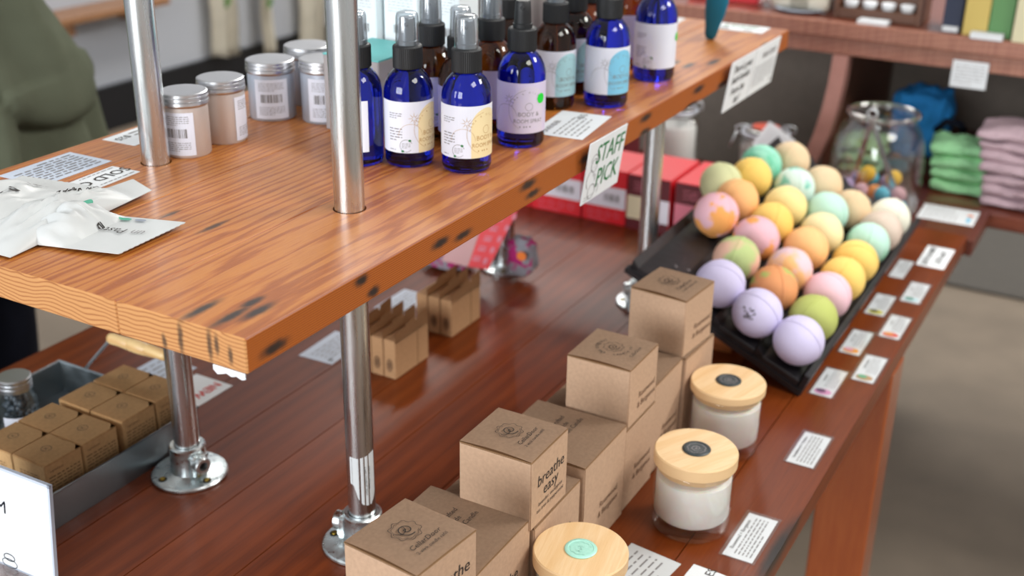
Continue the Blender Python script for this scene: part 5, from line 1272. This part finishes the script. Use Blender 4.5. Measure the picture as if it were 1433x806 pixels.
E_ = [(0, 1), (1, 2), (2, 3), (3, 4), (4, 5), (5, 6), (0, 7), (7, 8), (8, 9), (9, 10), (0, 11), (11, 12), (12, 13), (13, 14), (2, 15), (15, 16), (16, 17), (17, 18), (2, 19), (19, 20), (20, 21), (21, 22)]
R_ = [(.15, .11), (.135, .10), (.15, .11), (.06, .06), (.055, .055), (.085, .10), (.075, .09), .085, .06, .042, .035, .085, .06, .042, .035, .055, .043, .03, .035, .055, .043, .03, .035]
skin_mesh('body', V_, E_, R_, 'skin', pt)
# hair cap
bm = B(); bmesh.ops.create_icosphere(bm, subdivisions=3, radius=.118, matrix=Matrix.Translation((0, .012, 1.665)))
bmesh.ops.delete(bm, geom=[v_ for v_ in bm.verts if v_.co.y < -.05 and v_.co.z < 1.70], context='VERTS'); obj('hair', bm, 'hair', pt, True)
# trousers
V2 = [(0, 0, .97), (.10, 0, .88), (.105, -.01, .50), (.11, .02, .06), (-.10, 0, .88), (-.105, -.01, .50), (-.11, .02, .06)]
skin_mesh('trousers', V2, [(0, 1), (1, 2), (2, 3), (0, 4), (4, 5), (5, 6)], [(.165, .12), .10, .078, .066, .10, .078, .066], 'navy', pt)
for s in (1, -1):
    bm = B(); bmesh.ops.create_icosphere(bm, subdivisions=3, radius=1)
    for v_ in bm.verts: v_.co = (s*.11+v_.co.x*.05, -.05+v_.co.y*.14, max(.001, .04+v_.co.z*.05))
    obj('shoe', bm, 'shoe', pt, True)
# coat with folds
bm = B(); seg = 220; rings = []; lv = [(.70, .335, .25), (.74, .335, .25), (.80, .33, .245), (.87, .325, .24), (.94, .315, .235), (1.0, .30, .225), (1.06, .275, .21), (1.12, .25, .19), (1.2, .235, .18), (1.3, .235, .175), (1.38, .215, .155), (1.44, .15, .12), (1.48, .085, .085)]
dense = []
for (z0, a0, b0), (z1, a1, b1) in zip(lv[:-1], lv[1:]):
    for k in range(10): q = k/10; dense.append((z0+(z1-z0)*q, a0+(a1-a0)*q, b0+(b1-b0)*q))
dense.append(lv[-1])
for z, a, b_ in dense:
    ring = []
    for i in range(seg):
        th_ = 2*PI*i/seg
        amp = .020 + .018*max(0, (1.15-z)/.45)
        fo = amp*(math.sin(th_*11 + z*3) * .5 + math.sin(th_*17 - z*7 + 1)*.35) + .012*noise.noise(Vector((math.cos(th_)*3, math.sin(th_)*3, z*5)))
        # a lighter drape falling from the left hip
        fo += .012*math.sin((th_*8 + z*22))*max(0, 1-abs(z-1.08)/.2)
        # full pouch pocket hanging at the front of the hip, sharp along its lower edge
        da = (th_ - math.radians(292) + PI) % (2*PI) - PI; dz = z - 1.03
        rr = math.hypot(da/.62, dz/(.10 if dz < 0 else .2))
        if rr < 1: fo = fo*.5 + .045*(1-rr**(5 if dz < 0 else 2.2))**.6
        ring.append(bm.verts.new(((a+fo)*math.cos(th_)+.07*max(0, math.cos(th_))*max(0, min(1, (1.15-z)/.3)), (b_+fo)*math.sin(th_), z)))
    rings.append(ring)
for a, b_ in zip(rings[:-1], rings[1:]):
    for i in range(seg): bm.faces.new((a[i], a[(i+1) % seg], b_[(i+1) % seg], b_[i]))
bmesh.ops.solidify(bm, geom=bm.faces[:], thickness=.006)
obj('coat', bm, 'olive', pt, True)
for s in (1, -1):
    bm = B(); tube(bm, [(s*.17, 0, 1.41), (s*.225, .005, 1.3), (s*.255, .01, 1.14), (s*.24, -.05, 1.0), (s*.232, -.10, .9)], [.075, .075, .068, .06, .052], 20); obj('sleeve', bm, 'olive', pt, True)
